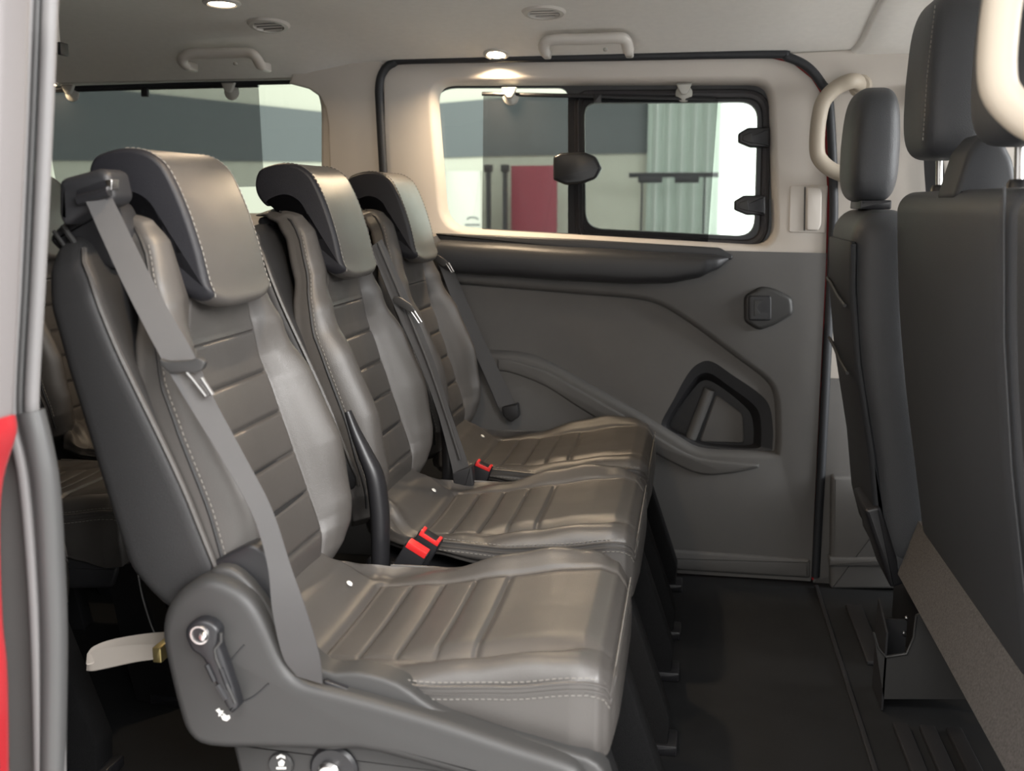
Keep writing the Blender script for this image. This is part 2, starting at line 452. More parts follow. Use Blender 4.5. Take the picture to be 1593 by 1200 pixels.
q = poly_at([(1114, 614), (1156, 645), (1158, 690), (1088, 688)], YD + .060)
mb = MB(); mb.prism(round_poly(q, .012, 4), YD + .060, YD + .076, .005); build(mb, 'pocket_face', trim_ins, pocket)
# sculpted ridge below the insert
rt = [(775, 557), (800, 560), (850, 576), (900, 604), (980, 650), (1040, 688), (1085, 710), (1140, 717), (1180, 720)]
rb_ = [(1180, 726), (1140, 734), (1090, 736), (1040, 715), (980, 680), (900, 632), (850, 600), (800, 580), (775, 576)]
rp = [Vector((p.x, p.y)) for p in catmull([Vector((a, b, 0)) for a, b in poly_at(rt, YD)], 3)] + [Vector((p.x, p.y)) for p in catmull([Vector((a, b, 0)) for a, b in poly_at(rb_, YD)], 3)]
mb = MB(); mb.prism(rp, YD - .019, YD - .005, .007, 4); build(mb, 'ridge', trim_grey, door)
mb = MB(); mb.prism(round_poly([(-.86, .035), (.342, .020), (.345, -.035), (-.86, -.035)], .008, 3), YD - .02, YD, .01, 3); build(mb, 'kick_strip', trim_grey, door)
# padded belt rail
br = [(684, 374), (760, 380), (900, 387), (1050, 394), (1128, 398), (1137, 403), (1120, 418), (1085, 434), (1040, 442), (980, 443), (900, 439), (800, 432), (705, 426), (692, 410)]
top_px = [(684, 373), (760, 377), (900, 385), (1050, 393), (1110, 397), (1139, 401)]
bot_px = [(684, 424), (760, 430), (900, 439), (980, 443), (1040, 442), (1085, 434), (1115, 421), (1139, 403)]
secs = []
for k in range(61):
    u = 684 + (1139 - 684) * (1 - (1 - k / 60) ** 1.3)
    zt, zb = at(u, lerp_tab(top_px, u), y=YD - .04).z, at(u, lerp_tab(bot_px, u), y=YD - .04).z
    xx = at(u, 400, y=YD - .04).x; dd = .060 * min(1, (zt - zb) / .055) ** .7
    sec = [Vector((xx, YD, zt))]
    for j in range(15):
        t_ = j / 14 * math.pi; c_, s_ = math.cos(t_), math.sin(t_)
        sec.append(Vector((xx, YD - .012 - dd * abs(s_) ** .75, (zt + zb) / 2 + (zt - zb) / 2 * math.copysign(abs(c_) ** .55, c_))))
    sec.append(Vector((xx, YD, zb))); secs.append(sec)
mb = MB(); mb.loft(secs); build(mb, 'belt_rail', trim_dk, door, smooth=60)
bt = [(676, 363), (900, 373), (1120, 386), (1141, 398), (1138, 405), (1100, 400), (900, 390), (690, 380)]
mb = MB(); mb.prism(round_poly(poly_at(bt, YD - .03), .006, 3), YD - .030, YD, .005, 3); build(mb, 'belt_cap', trim_dk, door)
# inner latch bezel
lb = round_poly(poly_at([(1157, 460), (1184, 445), (1206, 449), (1232, 463), (1234, 488), (1205, 505), (1180, 514), (1157, 500)], YD - .01), .012, 4)
mb = MB(); mb.prism(lb, YD - .030, YD, .012, 4); bez = build(mb, 'latch_bezel', plastic, door)
q = round_poly(poly_at([(1164, 460), (1200, 460), (1200, 499), (1164, 499)], YD - .03), .008, 3)
mb = MB(); mb.prism(q, YD - .034, YD - .02, .004, 3); build(mb, 'latch_plate', plastic_lo, bez)
q = poly_at([(1168, 463), (1195, 463), (1195, 472), (1186, 472), (1181, 479), (1186, 486), (1195, 486), (1195, 496), (1168, 496)], YD - .034)
mb = MB(); mb.prism(q, YD - .0355, YD - .03); build(mb, 'latch_slot', plastic_dk, bez)
q = poly_at([(1173, 467), (1188, 467), (1179, 474), (1177, 480), (1183, 488), (1173, 492)], YD - .036)
mb = MB(); mb.prism(q, YD - .040, YD - .03, .001); build(mb, 'latch_lever', plastic, bez)
# flat pull on the beige trim
q = round_poly(poly_at([(1229, 289), (1288, 288), (1284, 363), (1227, 361)], YD), .005, 3)
mb = MB(); mb.prism(q, YD - .004, YD + .01, .002); pl = build(mb, 'pull_plate', beige, door)
q = round_poly(poly_at([(1254, 291), (1275, 291), (1278, 300), (1277, 350), (1272, 359), (1253, 358)], YD), .006, 3)
mb = MB(); mb.prism(q, YD - .016, YD, .005, 3); build(mb, 'pull_bar', beige, pl)
q = poly_at([(1251, 291), (1253, 291), (1252, 359), (1250, 359)], YD)
mb = MB(); mb.prism(q, YD - .0050, YD); build(mb, 'pull_groove', plastic_lo, pl)

# door window: black surround, fixed pane, sliding pane, catches
wd = empty('window_1', (-.25, YD + .05, 1.05), 'sliding side window with black frame in the far door', kind='structure')
YW = YD + .05
wc = wout if area2(wout) > 0 else wout[::-1]
wfo = offset_poly(wc, .012)
fixed = round_poly(poly_at([(671, 136), (884, 136), (884, 381), (686, 372)], YW), [.07, .03, .03, .075], 7)
slide = round_poly(poly_at([(908, 160), (1180, 158), (1174, 369), (910, 356)], YW), [.035, .05, .05, .05], 7)
mb = MB(); mb.holed(wfo, [[Vector(p) for p in fixed], [Vector(p) for p in slide]], YW)
mb.rim(fixed, YW, YW + .012, .002, 2); mb.rim(slide, YW, YW + .016, .002, 2)
build(mb, 'surround', black_gl, wd)
mb = MB(); mb.prism(fixed, YW + .012, YW + .016); build(mb, 'pane', glass_m, wd)
mb = MB(); mb.prism(slide, YW + .016, YW + .020); build(mb, 'pane', glass_m, wd)
fr = catmull([Vector((p[0], YW - .006, p[1])) for p in round_poly(poly_at([(900, 148), (1193, 146), (1188, 382), (902, 368)], YW), [.03, .06, .06, .03], 5)], 1, True)
mb = MB(); mb.tube(fr, .012, 8, True); build(mb, 'slider_frame', mat('frame_grey', (.035, .033, .036), .35), wd)
for (ax, ay) in ((1175, 214), (1169, 319)):
    q = round_poly(poly_at([(ax - 27, ay - 6), (ax - 12, ay - 15), (ax + 22, ay - 15), (ax + 22, ay + 16), (ax - 8, ay + 16), (ax - 27, ay + 8)], YW - .02), .004, 3)
    mb = MB(); mb.prism(q, YW - .035, YW, .006, 3); k = build(mb, 'catch', plastic_dk, wd)
    q = round_poly(poly_at([(ax - 20, ay - 3), (ax - 6, ay - 8), (ax - 4, ay + 10), (ax - 20, ay + 5)], YW - .03), .002, 3)
    mb = MB(); mb.prism(q, YW - .038, YW - .02, .002); build(mb, 'catch_button', plastic, k)
q = round_poly(poly_at([(861, 244), (872, 238), (910, 237), (927, 244), (936, 262), (927, 278), (905, 286), (880, 288), (861, 280)], YW - .02), .006, 3)
mb = MB(); mb.prism(q, YW - .03, YW, .008, 3); build(mb, 'latch', black_gl, wd)

# ------------------------------------------------------------------ sun shades
def shade(label, y, bar, screen, cups, clip):
    r = empty('sunshade', tuple(at(*bar[0], y=y)), label, 'sun blind', 'window sun blinds')
    mb = MB(); mb.tube([at(*p, y=y) for p in bar], .0055, 8); build(mb, 'roller', plastic_dk, r)
    q = poly_at(screen, y + .004); mb = MB(); mb.prism(q, y + .0035, y + .0045); build(mb, 'screen', screen_m, r)
    for c in cups:
        p = at(*c, y=y - .012)
        mb = MB(); mb.lathe([(.002, -.004), (.010, -.004), (.021, .002), (.0225, .006), (.002, .006)], p + Vector((0, .008, -.008)), (0, 1, 0), 20); k = build(mb, 'suction_cup', clear_m, r)
        mb = MB(); mb.prism(round_poly([(p.x - .021, p.z + .016), (p.x + .021, p.z + .016), (p.x + .013, p.z - .002), (p.x + .006, p.z - .012), (p.x - .006, p.z - .012), (p.x - .013, p.z - .002)], .003, 2), p.y - .012, p.y, .003); build(mb, 'hook', clear_m, k)
    p = at(*clip, y=y - .006); mb = MB(); mb.box(p.x - .010, p.x + .010, p.y - .008, p.y + .006, p.z - .014, p.z + .010, .002); build(mb, 'clip', plastic_dk, r)
    return r
shade('dark mesh roller blind hung on the sliding door window', YD + .028, [(750, 146), (930, 150), (1113, 155)], [(752, 147), (1117, 156), (1100, 394), (750, 376)], [(793, 146), (1064, 140)], (930, 152))
shade('dark mesh roller blind hung on the rear quarter window', YD + .035, [(60, 142), (225, 137), (402, 133)], [(62, 143), (402, 134), (411, 290), (90, 300)], [(108, 141), (357, 138)], (226, 143))

# ------------------------------------------------------------------ STRUCTURE: near side of the van
near = empty('wall_near', (0, YN, FLOOR), 'near inner side of the van around the open doorway', kind='structure')
hole = round_poly([(-1.95, .95), (-.95, .95), (-.95, 1.28), (-1.95, 1.28)], .07, 6)
mb = MB(); mb.holed([Vector(p) for p in [(X0, FLOOR - .2), (-.775, FLOOR - .2), (-.765, .60), (-.72, 1.36), (X0, 1.36)]], [], YN); build(mb, 'rear_side_panel', trim_grey, near)
hole = round_poly([(.75, .88), (1.45, .88), (1.45, 1.28), (.75, 1.28)], .07, 6)
mb = MB(); mb.holed([Vector(p) for p in [(.40, FLOOR - .2), (X1, FLOOR - .2), (X1, 1.36), (.40, 1.36)]], [[Vector(p) for p in hole]], YN); build(mb, 'front_side_panel', beige, near)
mb = MB(); mb.box(X0, X1, YN - .03, YN + .03, 1.345, 1.47, .01); build(mb, 'roof_rail', beige, near)
mb = MB(); mb.box(-.74, .42, YN - .05, YN + .04, FLOOR - .06, FLOOR + .005, .008); build(mb, 'door_sill', plastic_lo, near)
rear = MB(); rear.box(X0 - .05, X0, YN, YD, FLOOR, 1.47)
tag(build(rear, 'wall_rear', trim_grey), 'tailgate end of the van', kind='structure')

mb = MB(); mb.holed([Vector(p) for p in [(X0, FLOOR - .3), (-.80, FLOOR - .3), (-.79, .60), (-.75, 1.42), (X0, 1.42)]], [], YN - .045); build(mb, 'rear_body_skin', paint_red, near)
hole = round_poly([(.72, .86), (1.47, .86), (1.47, 1.30), (.72, 1.30)], .07, 6)
mb = MB(); mb.holed([Vector(p) for p in [(.42, FLOOR - .3), (X1, FLOOR - .3), (X1, 1.42), (.42, 1.42)]], [[Vector(p) for p in hole]], YN - .045); build(mb, 'front_body_skin', paint_red, near)
mb = MB(); mb.box(X0, X1, YN - .085, YN - .028, 1.40, 1.49, .012); build(mb, 'roof_gutter', paint_red, near)
# seal round the rear edge of the open doorway
def P3(px, py, y): return at(px, py, y=y)
so = [P3(80, -40, YN - .01), P3(70, 200, YN - .01), P3(60, 420, YN - .01), P3(50, 600, YN - .01), P3(52, 660, YN - .01), P3(68, 730, YN - .01), P3(80, 850, YN - .01), P3(88, 1000, YN - .01), P3(92, 1200, YN - .01), P3(92, 1320, YN - .01)]
mb = MB(); mb.tube(catmull(so, 6), .0085, 10); s1 = build(mb, 'doorway_seal', seal_pale, near)
mb = MB(); mb.tube([p + Vector((-.012, -.004, 0)) for p in catmull(so, 6)], .004, 10); build(mb, 'doorway_seal', rubber_g, near)
mb = MB(); mb.tube([p + Vector((-.022, -.006, 0)) for p in catmull(so, 6)], .0075, 10); build(mb, 'doorway_seal', seal_pale, near)

lo_ = [P3(48, 640, YN - .012), P3(60, 690, YN - .012), P3(72, 760, YN - .012), P3(80, 880, YN - .012), P3(84, 1000, YN - .012), P3(82, 1200, YN - .012), P3(80, 1330, YN - .012)]
mb = MB(); mb.tube(catmull(lo_, 6), .0155, 12); build(mb, 'sill_seal', rubber_g, near)
# open near sliding door, parked behind the doorway
d2 = empty('door_2', (-.9, YN - .1, FLOOR), 'open red sliding door edge at the left of the doorway', kind='structure')
YO = YN - .07
tp = [P3(62, -60, YO), P3(54, 200, YO), P3(44, 420, YO), P3(32, 668, YO)]
poly = [(p.x, p.z) for p in tp] + [(-1.5, tp[-1].z - .01), (-1.5, tp[0].z)]
mb = MB(); mb.prism(poly, YO - .07, YO, .02, 5, back=True); build(mb, 'upper_edge', primer, d2)
for k, dx in enumerate((.012, .026)):
    mb = MB(); mb.tube([p + Vector((-dx - .01, -.072, 0)) for p in tp], .0035, 8); build(mb, 'weather_strip', rubber_g, d2)
lp = [P3(38, 640, YO), P3(40, 672, YO), P3(20, 740, YO), P3(14, 820, YO), P3(18, 960, YO), P3(26, 1060, YO), P3(28, 1330, YO)]
poly = [(p.x, p.z) for p in catmull(lp, 4)] + [(-1.5, lp[-1].z), (-1.5, lp[0].z)]
mb = MB(); mb.prism(poly, YO - .085, YO, .022, 6, back=True); build(mb, 'painted_panel', paint_red, d2)
mb = MB(); mb.box(P3(22, 1080, YO).x, P3(40, 1080, YO).x, YO - .09, YO - .05, P3(30, 1160, YO).z, P3(30, 1080, YO).z, .005); build(mb, 'edge_buffer', rubber, d2)

# ------------------------------------------------------------------ SEATS
AX = Vector((-.307, 0, .952)); NX = Vector((.952, 0, .307)); BO = Vector((-.585, 0, .41))
def bk(y, s, n): return BO + AX * s + NX * n + Vector((0, y, 0))
def hp_(s): return lerp_tab([(-.04, .13), (-.02, .175), (.03, .200), (.1, .208), (.28, .206), (.38, .190), (.47, .158), (.54, .136), (.575, .120), (.592, .098), (.60, .07)], s)
def bol(s): return lerp_tab([(-.04, -.01), (.0, .02), (.07, .042), (.17, .057), (.29, .046), (.38, .022), (.44, .006), (.6, 0)], s)
def sh(s): return lerp_tab([(-.04, -.040), (-.02, -.016), (.03, 0), (.34, .001), (.40, .014), (.45, .026), (.53, .027), (.565, .016), (.588, -.008), (.60, -.040)], s)
def cw_(s): return lerp_tab([(-.04, .10), (.05, .122), (.3, .120), (.4, .105), (.5, .080), (.6, .045)], s)
RIB0, RIBP, RIBN = -.035, .070, 6
def rib(s):
    k = (s - RIB0) / RIBP
    if k < 0: return 0
    if k >= RIBN: return -.002 * min(1, (k - RIBN) / .1)
    d_ = abs(k - round(k)) * RIBP; return .003 * abs(math.sin(math.pi * k)) ** .6 - .001 - .0055 * math.exp(-(d_ / .0032) ** 2)
def half_to_full(h):
    left = [(-a, b) for a, b in reversed(h)]
    if abs(h[0][0]) < 1e-9: left = left[:-1]
    full = left + h
    if abs(h[-1][0]) < 1e-9: full = full[1:]
    return full
def pad_section(s):
    hp, b, c, o = hp_(s), bol(s), cw_(s), sh(s); d = hp - c
    ctl = [(0, 0), (c * .5, .001), (c * .93, .004), (c + d * .06, .004 + b * .12), (c + d * .30, b * .66 + .006), (c + d * .58, b + .008), (c + d * .84, b * .86 + .004), (hp, b * .42 - .004), (hp + .001, -.022), (hp - .004, -.040), (hp * .7, -.05), (0, -.05)]
    h = catmull([Vector((a, q, 0)) for a, q in ctl], 6)
    out = []
    for p in h:
        n_ = p.y
        if p.y > -.015:
            e = max(0, min(1, (c - abs(p.x)) / .008))
            n_ += rib(s) * e
            g = abs(abs(p.x) - c)
            n_ -= .004 * math.exp(-(g / .004) ** 2)
        out.append((p.x, n_ + o))
    return half_to_full(out)
def make_pad():
    mb = MB(); S = [-.04, -.037, -.030] + [-.024 + .0022 * i for i in range(290)]; S = [s for s in S if s < .592] + [.594, .598, .60]
    mb.loft([[bk(y, s, n_) for y, n_ in pad_section(s)] for s in S]); return mb
def shell_hw(s): return lerp_tab([(.035, .19), (.05, .208), (.09, .218), (.40, .218), (.48, .213), (.53, .198), (.56, .175), (.572, .155), (.575, .13)], s)
def shell_nf(s): return lerp_tab([(.035, -.012), (.06, .0), (.18, -.004), (.49, -.034), (.55, -.045), (.575, -.06)], s)
def shell_nr(s): return lerp_tab([(.035, -.075), (.06, -.105), (.13, -.128), (.5, -.108), (.55, -.100), (.575, -.08)], s)
def make_shell():
    mb = MB(); S = [.035, .037, .041, .047] + [.055 + .01 * i for i in range(50)] + [.555, .562, .568, .572, .575]
    secs = []
    for s in S:
        h, f, r_ = shell_hw(s), shell_nf(s), shell_nr(s); ym = .215
        P = round_poly([(-h, f), (-h, r_), (h, r_), (h, f)], min(.022, (f - r_) * .4), 5)
        # the front edge is crisp where the piping runs
        secs.append([bk(p.x, s, p.y) for p in P])
    mb.loft(secs); return mb
def stitch_line(mb, pts, step=.009, ln=.0055, r=.0009):
    acc = 0
    for a, b in zip(pts, pts[1:]):
        d = (b - a).length
        while acc < d:
            t = (b - a) / d; p = a + t * acc
            mb.tube([p, p + t * ln], r, 4); acc += step
        acc -= d

# headrest: side profile of the saddle shape, measured on the middle seat
HP = [(417, 321), (403, 305), (399, 285), (405, 266), (420, 258), (440, 254), (462, 256), (480, 266), (493, 283), (510, 322), (525, 370), (535, 412), (541, 430), (530, 437), (516, 434), (506, 424), (498, 402), (488, 375), (474, 334), (464, 317), (447, 309), (428, 314)]
prof = [Vector((p.x, p.z, 0)) for p in (at(a, b, y=1.905) for a, b in HP)]
prof = [Vector((p.x, p.y)) for p in catmull(prof, 4, True)]
if area2(prof) < 0: prof.reverse()
def HP_IDX(i):
    p_ = at(*HP[i], y=1.905)
    return min(range(len(prof)), key=lambda k: (prof[k] - Vector((p_.x, p_.z))).length)
HWR = .106
def hr_sec(y):
    """headrest outline at cross position y: edges rounded over, lower lip drawn up towards the sides"""
    e = max(0, (abs(y) - (HWR - .010)) / .010); ins = .008 * (1 - math.sqrt(max(0, 1 - e * e)))
    c = max(0, (abs(y) - (HWR - .070)) / .070); lift = .027 * (1 - math.sqrt(max(0, 1 - (c * .985) ** 2)))
    bulge = .006 * (1 - (y / HWR) ** 2)
    Q = offset_poly(prof, ins) if ins > 1e-5 else prof
    out = []
    for q in Q:
        k = max(0, min(1, (.95 - q.y) / .11)) if q.x > -.76 else 0
        fr_ = max(0, min(1, (q.x + .74) / .04)) * (0 if inner(q) else 1)
        out.append(Vector((q.x - lift * k * .25 + bulge * fr_, y, q.y + lift * k)))
    return out
def make_headrest():
    mb = MB(); n_ = 24; w_ = HWR - .0088
    mb.loft([hr_sec(-w_ + 2 * w_ * k / n_) for k in range(n_ + 1)]); return mb
def make_headrest_sides():
    mb = MB()
    for sy in (-1, 1):
        mb.loft([hr_sec(sy * (HWR - .0095 + .0095 * math.sin(k / 7 * math.pi / 2))) for k in range(8)])
    return mb
def inner(q):
    return q.y < 1.0 and q.x < -.665 - (q.y - .83) * .42
def make_stitches():
    mb = MB()
    f0, f1 = HP_IDX(5), HP_IDX(12)
    rng = list(range(f0, f1 + 1)) if f0 < f1 else list(range(f0, f1 - 1, -1))
    for sy in (-1, 1):
        sec = hr_sec(sy * .0955)
        stitch_line(mb, [sec[i % len(sec)] + Vector((.0004, sy * .0006, .0004)) for i in rng], .0085, .005, .0009)
    for sy in (-1, 1):
        pts = [bk(sy * (hp_(s) + .0015), s, sh(s) + bol(s) * .42 - .006) for s in [.03 + .02 * i for i in range(26)]]
        stitch_line(mb, pts, .0085, .005, .0009)
    return mb
# cushion
def ch(x): return lerp_tab([(-.62, .12), (-.59, .165), (-.52, .200), (-.42, .212), (-.14, .213), (-.105, .207), (-.09, .195), (-.083, .175), (-.08, .15)], x)
def cz(x): return lerp_tab([(-.62, .425), (-.57, .392), (-.515, .350), (-.49, .343), (-.40, .352), (-.28, .374), (-.18, .392), (-.13, .397), (-.105, .391), (-.09, .375), (-.083, .355), (-.08, .34)], x)
def cb(x): return lerp_tab([(-.62, -.03), (-.55, -.012), (-.49, .002), (-.40, .012), (-.30, .028), (-.22, .032), (-.15, .020), (-.11, .006), (-.08, 0)], x)
def cs(x): return lerp_tab([(-.62, .37), (-.5, .355), (-.42, .352), (-.33, .347), (-.22, .356), (-.13, .370), (-.10, .366), (-.08, .33)], x)
def cbot(x): return lerp_tab([(-.62, .33), (-.45, .325), (-.38, .312), (-.30, .290), (-.20, .262), (-.14, .250), (-.11, .252), (-.09, .262), (-.08, .29)], x)
def crib(x):
    k = (x + .50) / .055
    if k < 0: return -.006 * math.exp(-(k / .10) ** 2)
    if k >= 4: return -.005 * math.exp(-((k - 4) / .12) ** 2)
    d_ = abs(k - round(k)) * .055; return .0025 * abs(math.sin(math.pi * k)) ** .6 - .001 - .0045 * math.exp(-(d_ / .0028) ** 2)
def cush_section(x):
    h, z, b, sz, bt = ch(x), cz(x), cb(x), cs(x), cbot(x); c = min(.145, h * .70); d = h - c
    ctl = [(0, z - .002), (c * .6, z), (c * .95, z + .002), (c + d * .12, z + .003 + b * .3), (c + d * .42, z + b * .95), (c + d * .72, z + b * .80 - .001), (c + d * .93, (z + b) * .45 + sz * .55 + .003), (h, sz + .003), (h + .001, sz - .006), (h + .003, sz * .5 + bt * .5), (h - .004, bt + .010), (h - .016, bt), (h * .5, bt - .004), (0, bt - .004)]
    hh = catmull([Vector((a, q, 0)) for a, q in ctl], 5); out = []
    for i, p in enumerate(hh):
        q = p.y
        if i < 8 * 5 - 10:
            e = max(0, min(1, (c - abs(p.x)) / .008)); q += crib(x) * e
            q -= .0035 * math.exp(-((abs(p.x) - c) / .004) ** 2) * (1 if x > -.5 else 0)
        out.append((p.x, q))
    full = half_to_full(out); res = []
    for y_, q in full:
        if y_ < 0:
            e = max(0, min(1, (-y_ - c * .8) / (h * .2))); g_ = max(0, min(1, (q - sz) / .022)); q -= b * .85 * e * g_ * g_ * (3 - 2 * g_)
        res.append((y_, q))
    return res
def make_cushion():
    mb = MB(); X = [-.62 + .0024 * i for i in range(216)]; X = [x for x in X if x < -.108] + [-.105, -.101, -.097, -.094, -.091, -.0885, -.0865, -.0845, -.083, -.0815, -.0805, -.08]
    mb.loft([[Vector((x, y, z)) for y, z in cush_section(x)] for x in X]); return mb
def cushion_seam(dy=0, dz=0):
    L = [Vector((x, -ch(x) - .001 - dy, cs(x) + dz)) for x in [-.5 + .02 * i for i in range(20)] + [-.105, -.095, -.088]]
    fr_ = []
    for k in range(1, 12):
        y = -.19 + .38 * k / 12; fr_.append(Vector((-.0865 + .004 * 0, y, cz(-.09) - .004 + .0 )))
    R = [Vector((p.x, -p.y, p.z)) for p in reversed(L)]
    return L, fr_, R

def shift(mb, v):
    v = Vector(v); mb.v = [p + v for p in mb.v]; return mb

def ribbon_px(L, R, yl, yr, n=6):
    def q(P, Y):
        return catmull([at(a, b, y=yy) for (a, b), yy in zip(P, Y)], n)
    return MB().ribbon(q(L, yl), q(R, yr))

def seat_base(name, x, yc, label, group, cat='car seat'):
    """parts every seat of the rows shares"""
    root = empty(name, (x, yc, FLOOR), label, cat, group)
    O = Vector((-.35, 0, FLOOR))
    def part(key, maker, m, parent=root, sm=38, stuff=False):
        if key not in MESHCACHE:
            mb = maker(); mb.v = [p - O for p in mb.v]; L = []
            for piece in ([mb] if stuff else islands(mb)):
                me = bpy.data.meshes.new(key); me.from_pydata([tuple(p) for p in piece.v], [], piece.f)
                bm = bmesh.new(); bm.from_mesh(me); bmesh.ops.recalc_face_normals(bm, faces=bm.faces); bm.to_mesh(me); bm.free()
                me.polygons.foreach_set('use_smooth', [True] * len(me.polygons)); me.set_sharp_from_angle(angle=math.radians(sm))
                me.materials.append(m); L.append(me)
            MESHCACHE[key] = L
        for me in MESHCACHE[key]:
            o = bpy.data.objects.new(key, me); COL.objects.link(o); o.parent = parent
            if stuff: o['kind'] = 'stuff'
        return o
    part('cushion', make_cushion, leather, sm=50)
    bk_ = part('backrest', make_pad, leather, sm=50)
    part('back_shell', make_shell, leather_dk)
    hr = part('headrest', make_headrest, leather, sm=50)
    part('headrest_side', make_headrest_sides, leather_gus, hr, 50)
    def posts():
        mb = MB()
        for sy in (-.055, .055):
            a = Vector((-.795, sy, .995)); b = bk(sy, .45, -.07)
            mb.tube([a, b], .006, 10)
        return mb
    part('headrest_post', posts, chrome, hr)
    def sleeves():
        mb = MB()
        for sy in (-.055, .055):
            p = bk(sy, .57, -.07); mb.lathe([(.001, .022), (.013, .022), (.017, .017), (.018, -.012), (.001, -.012)], p, AX, 16)
        return mb
    part('post_sleeve', sleeves, plastic_dk, bk_)
    def piping():
        mb = MB()
        for sy in (-1, 1):
            mb.tube([bk(sy * (shell_hw(s) - .004), s, shell_nf(s) - .002) for s in [.05 + .02 * i for i in range(26)]], .0038, 6)
        return mb
    part('piping', piping, leather, bk_)
    def padpipe():
        mb = MB(); S = [.0 + .02 * i for i in range(29)] + [.585]
        pts = [bk(-(hp_(s) + .001), s, sh(s) + bol(s) * .42 - .012) for s in S]
        pts += [bk(-.085 + .17 * k / 6, .597, -.02) for k in range(7)]
        pts += [bk((hp_(s) + .001), s, sh(s) + bol(s) * .42 - .012) for s in reversed(S)]
        mb.tube(pts, .0026, 6); return mb
    part('pad_piping', padpipe, leather_dk, bk_)
    def cpipe():
        mb = MB()
        for dz in (.004, -.006):
            L, f, R = cushion_seam(0, dz)
            fz = -.004 if dz < 0 else 0
            mb.tube(L + [Vector((-.0835 - (.002 if dz > 0 else 0), y, cz(-.087) + fz)) for y in [-.165 + .33 * k / 14 for k in range(15)]] + R, .0022, 6)
        return mb
    part('cushion_piping', cpipe, leather)
    def st():
        mb = make_stitches()
        for dz, dy in ((.0085, -.0035), (-.0125, .002)):
            L, f, R = cushion_seam(dy, dz); stitch_line(mb, L, .0085, .0052, .0009)
            stitch_line(mb, [Vector((-.0835, y, cz(-.088) + dz)) for y in [-.165 + .33 * k / 20 for k in range(21)]], .0085, .0052, .0009)
        return mb
    part('stitching', st, thread, stuff=True)
    def under():
        mb = MB(); mb.prism(round_poly([(-.60, .31), (-.12, .25), (-.14, .20), (-.50, .17), (-.62, .22)], .015, 3), -.19, .19, .01, 3, back=True); return mb
    part('seat_pan', under, plastic_lo)
    def leg(sy):
        def f():
            mb = MB()
            # broad slanting foot from the seat pan to the floor
            P = round_poly([(-.16, .26), (-.10, .27), (-.015, .02), (-.02, FLOOR), (-.11, FLOOR), (-.13, .05)], .008, 3)
            mb.prism(P, sy * .155 - .028, sy * .155 + .028, .006, 2, back=True); return mb
        return f
    part('leg', leg(-1), carpet_dk); 
    part('leg_other', leg(1), carpet_dk).name = 'leg'
    def foot(sy):
        def f():
            mb = MB(); mb.box(-.075, .0, sy * .155 - .034, sy * .155 + .034, FLOOR, FLOOR + .022, .005); return mb
        return f
    part('foot', foot(-1), plastic_dk); part('foot_other', foot(1), plastic_dk).name = 'foot'
    def rearleg():
        mb = MB()
        for sy in (-1, 1): mb.prism(round_poly([(-.62, .24), (-.48, .24), (-.42, FLOOR), (-.52, FLOOR)], .01, 3), sy * .15 - .02, sy * .15 + .02, .004, 2, back=True)
        return mb
    part('rear_frame', rearleg, plastic_dk)
    def iso():
        mb = MB()
        p = Vector((-.535, .085, cz(-.535) + .004)); 
        mb.lathe([(.001, .0018), (.0048, .0018), (.0058, 0), (.001, -.001)], p, (.6, 0, .8), 14); return mb
    part('anchor_tag', iso, white_m)
    return root

G2 = 'leather seats of the second row'
sN = seat_base('passenger_seat', -.35, 1.44, 'grey leather seat nearest the doorway, with recline lever on its side panel', G2)
sM = seat_base('passenger_seat', -.35, 2.00, 'middle grey leather seat of the row, two red buckles before it', G2)
sF = seat_base('passenger_seat', -.35, 2.53, 'farthest grey leather seat of the row, against the far door', G2)

# ---- near seat: side shield, lever, belt guide, belt
YS = 1.195
shp = [(255, 985), (262, 945), (285, 915), (318, 898), (350, 902), (385, 922), (412, 960), (445, 1030), (470, 1056), (500, 1066), (540, 1076), (600, 1092), (700, 1122), (800, 1156), (880, 1182), (905, 1200), (912, 1226), (880, 1250), (600, 1172), (520, 1166), (420, 1163), (330, 1160), (296, 1140), (280, 1100), (265, 1040)]
shv = [Vector((p.x, p.y)) for p in catmull([Vector((a, b, 0)) for a, b in poly_at(shp, YS)], 3, True)]
mb = MB(); mb.prism(shv, YS - .012, YS + .028, .016, 5); shield = build(mb, 'side_shield', plastic, sN)
# upper lip behind the shield, and the tray the cushion sits in
tray = [(330, 908), (352, 880), (392, 905), (450, 985), (505, 1040), (560, 1043), (620, 1060), (680, 1100), (760, 1130), (860, 1160), (930, 1185), (920, 1230), (600, 1160), (400, 1080)]
tv = [Vector((p.x, p.y)) for p in catmull([Vector((a, b, 0)) for a, b in poly_at(tray, YS + .02)], 3, True)]
mb = MB(); mb.prism(tv, YS + .012, YS + .05, .008, 3); build(mb, 'hinge_tray', plastic, sN)
mb = MB(); mb.prism(round_poly(poly_at([(357, 1150), (600, 1160), (880, 1215), (860, 1500), (440, 1500)], YS + .03), .01, 3), YS + .03, YS + .07, .01, 3); lowc = build(mb, 'lower_cover', plastic, sN)
p = at(520, 1196, y=YS + .028); mb = MB(); mb.lathe([(.001, .006), (.030, .006), (.034, .002), (.034, -.01), (.001, -.01)], p, (0, -1, 0), 24); k = build(mb, 'pivot_recess', plastic_dk, lowc)
p = at(512, 1202, y=YS + .02); mb = MB(); mb.lathe([(.001, .008), (.012, .008), (.016, .003), (.016, -.01), (.001, -.01)], p, (0, -1, 0), 20); build(mb, 'pivot_bolt', chrome, lowc)
p = at(437, 1190, y=YS + .028); mb = MB(); mb.lathe([(.001, .003), (.016, .003), (.018, .0), (.001, -.004)], p, (0, -1, 0), 24); bd = build(mb, 'release_badge', plastic, lowc)
mb = MB()
yb = YS + .0245
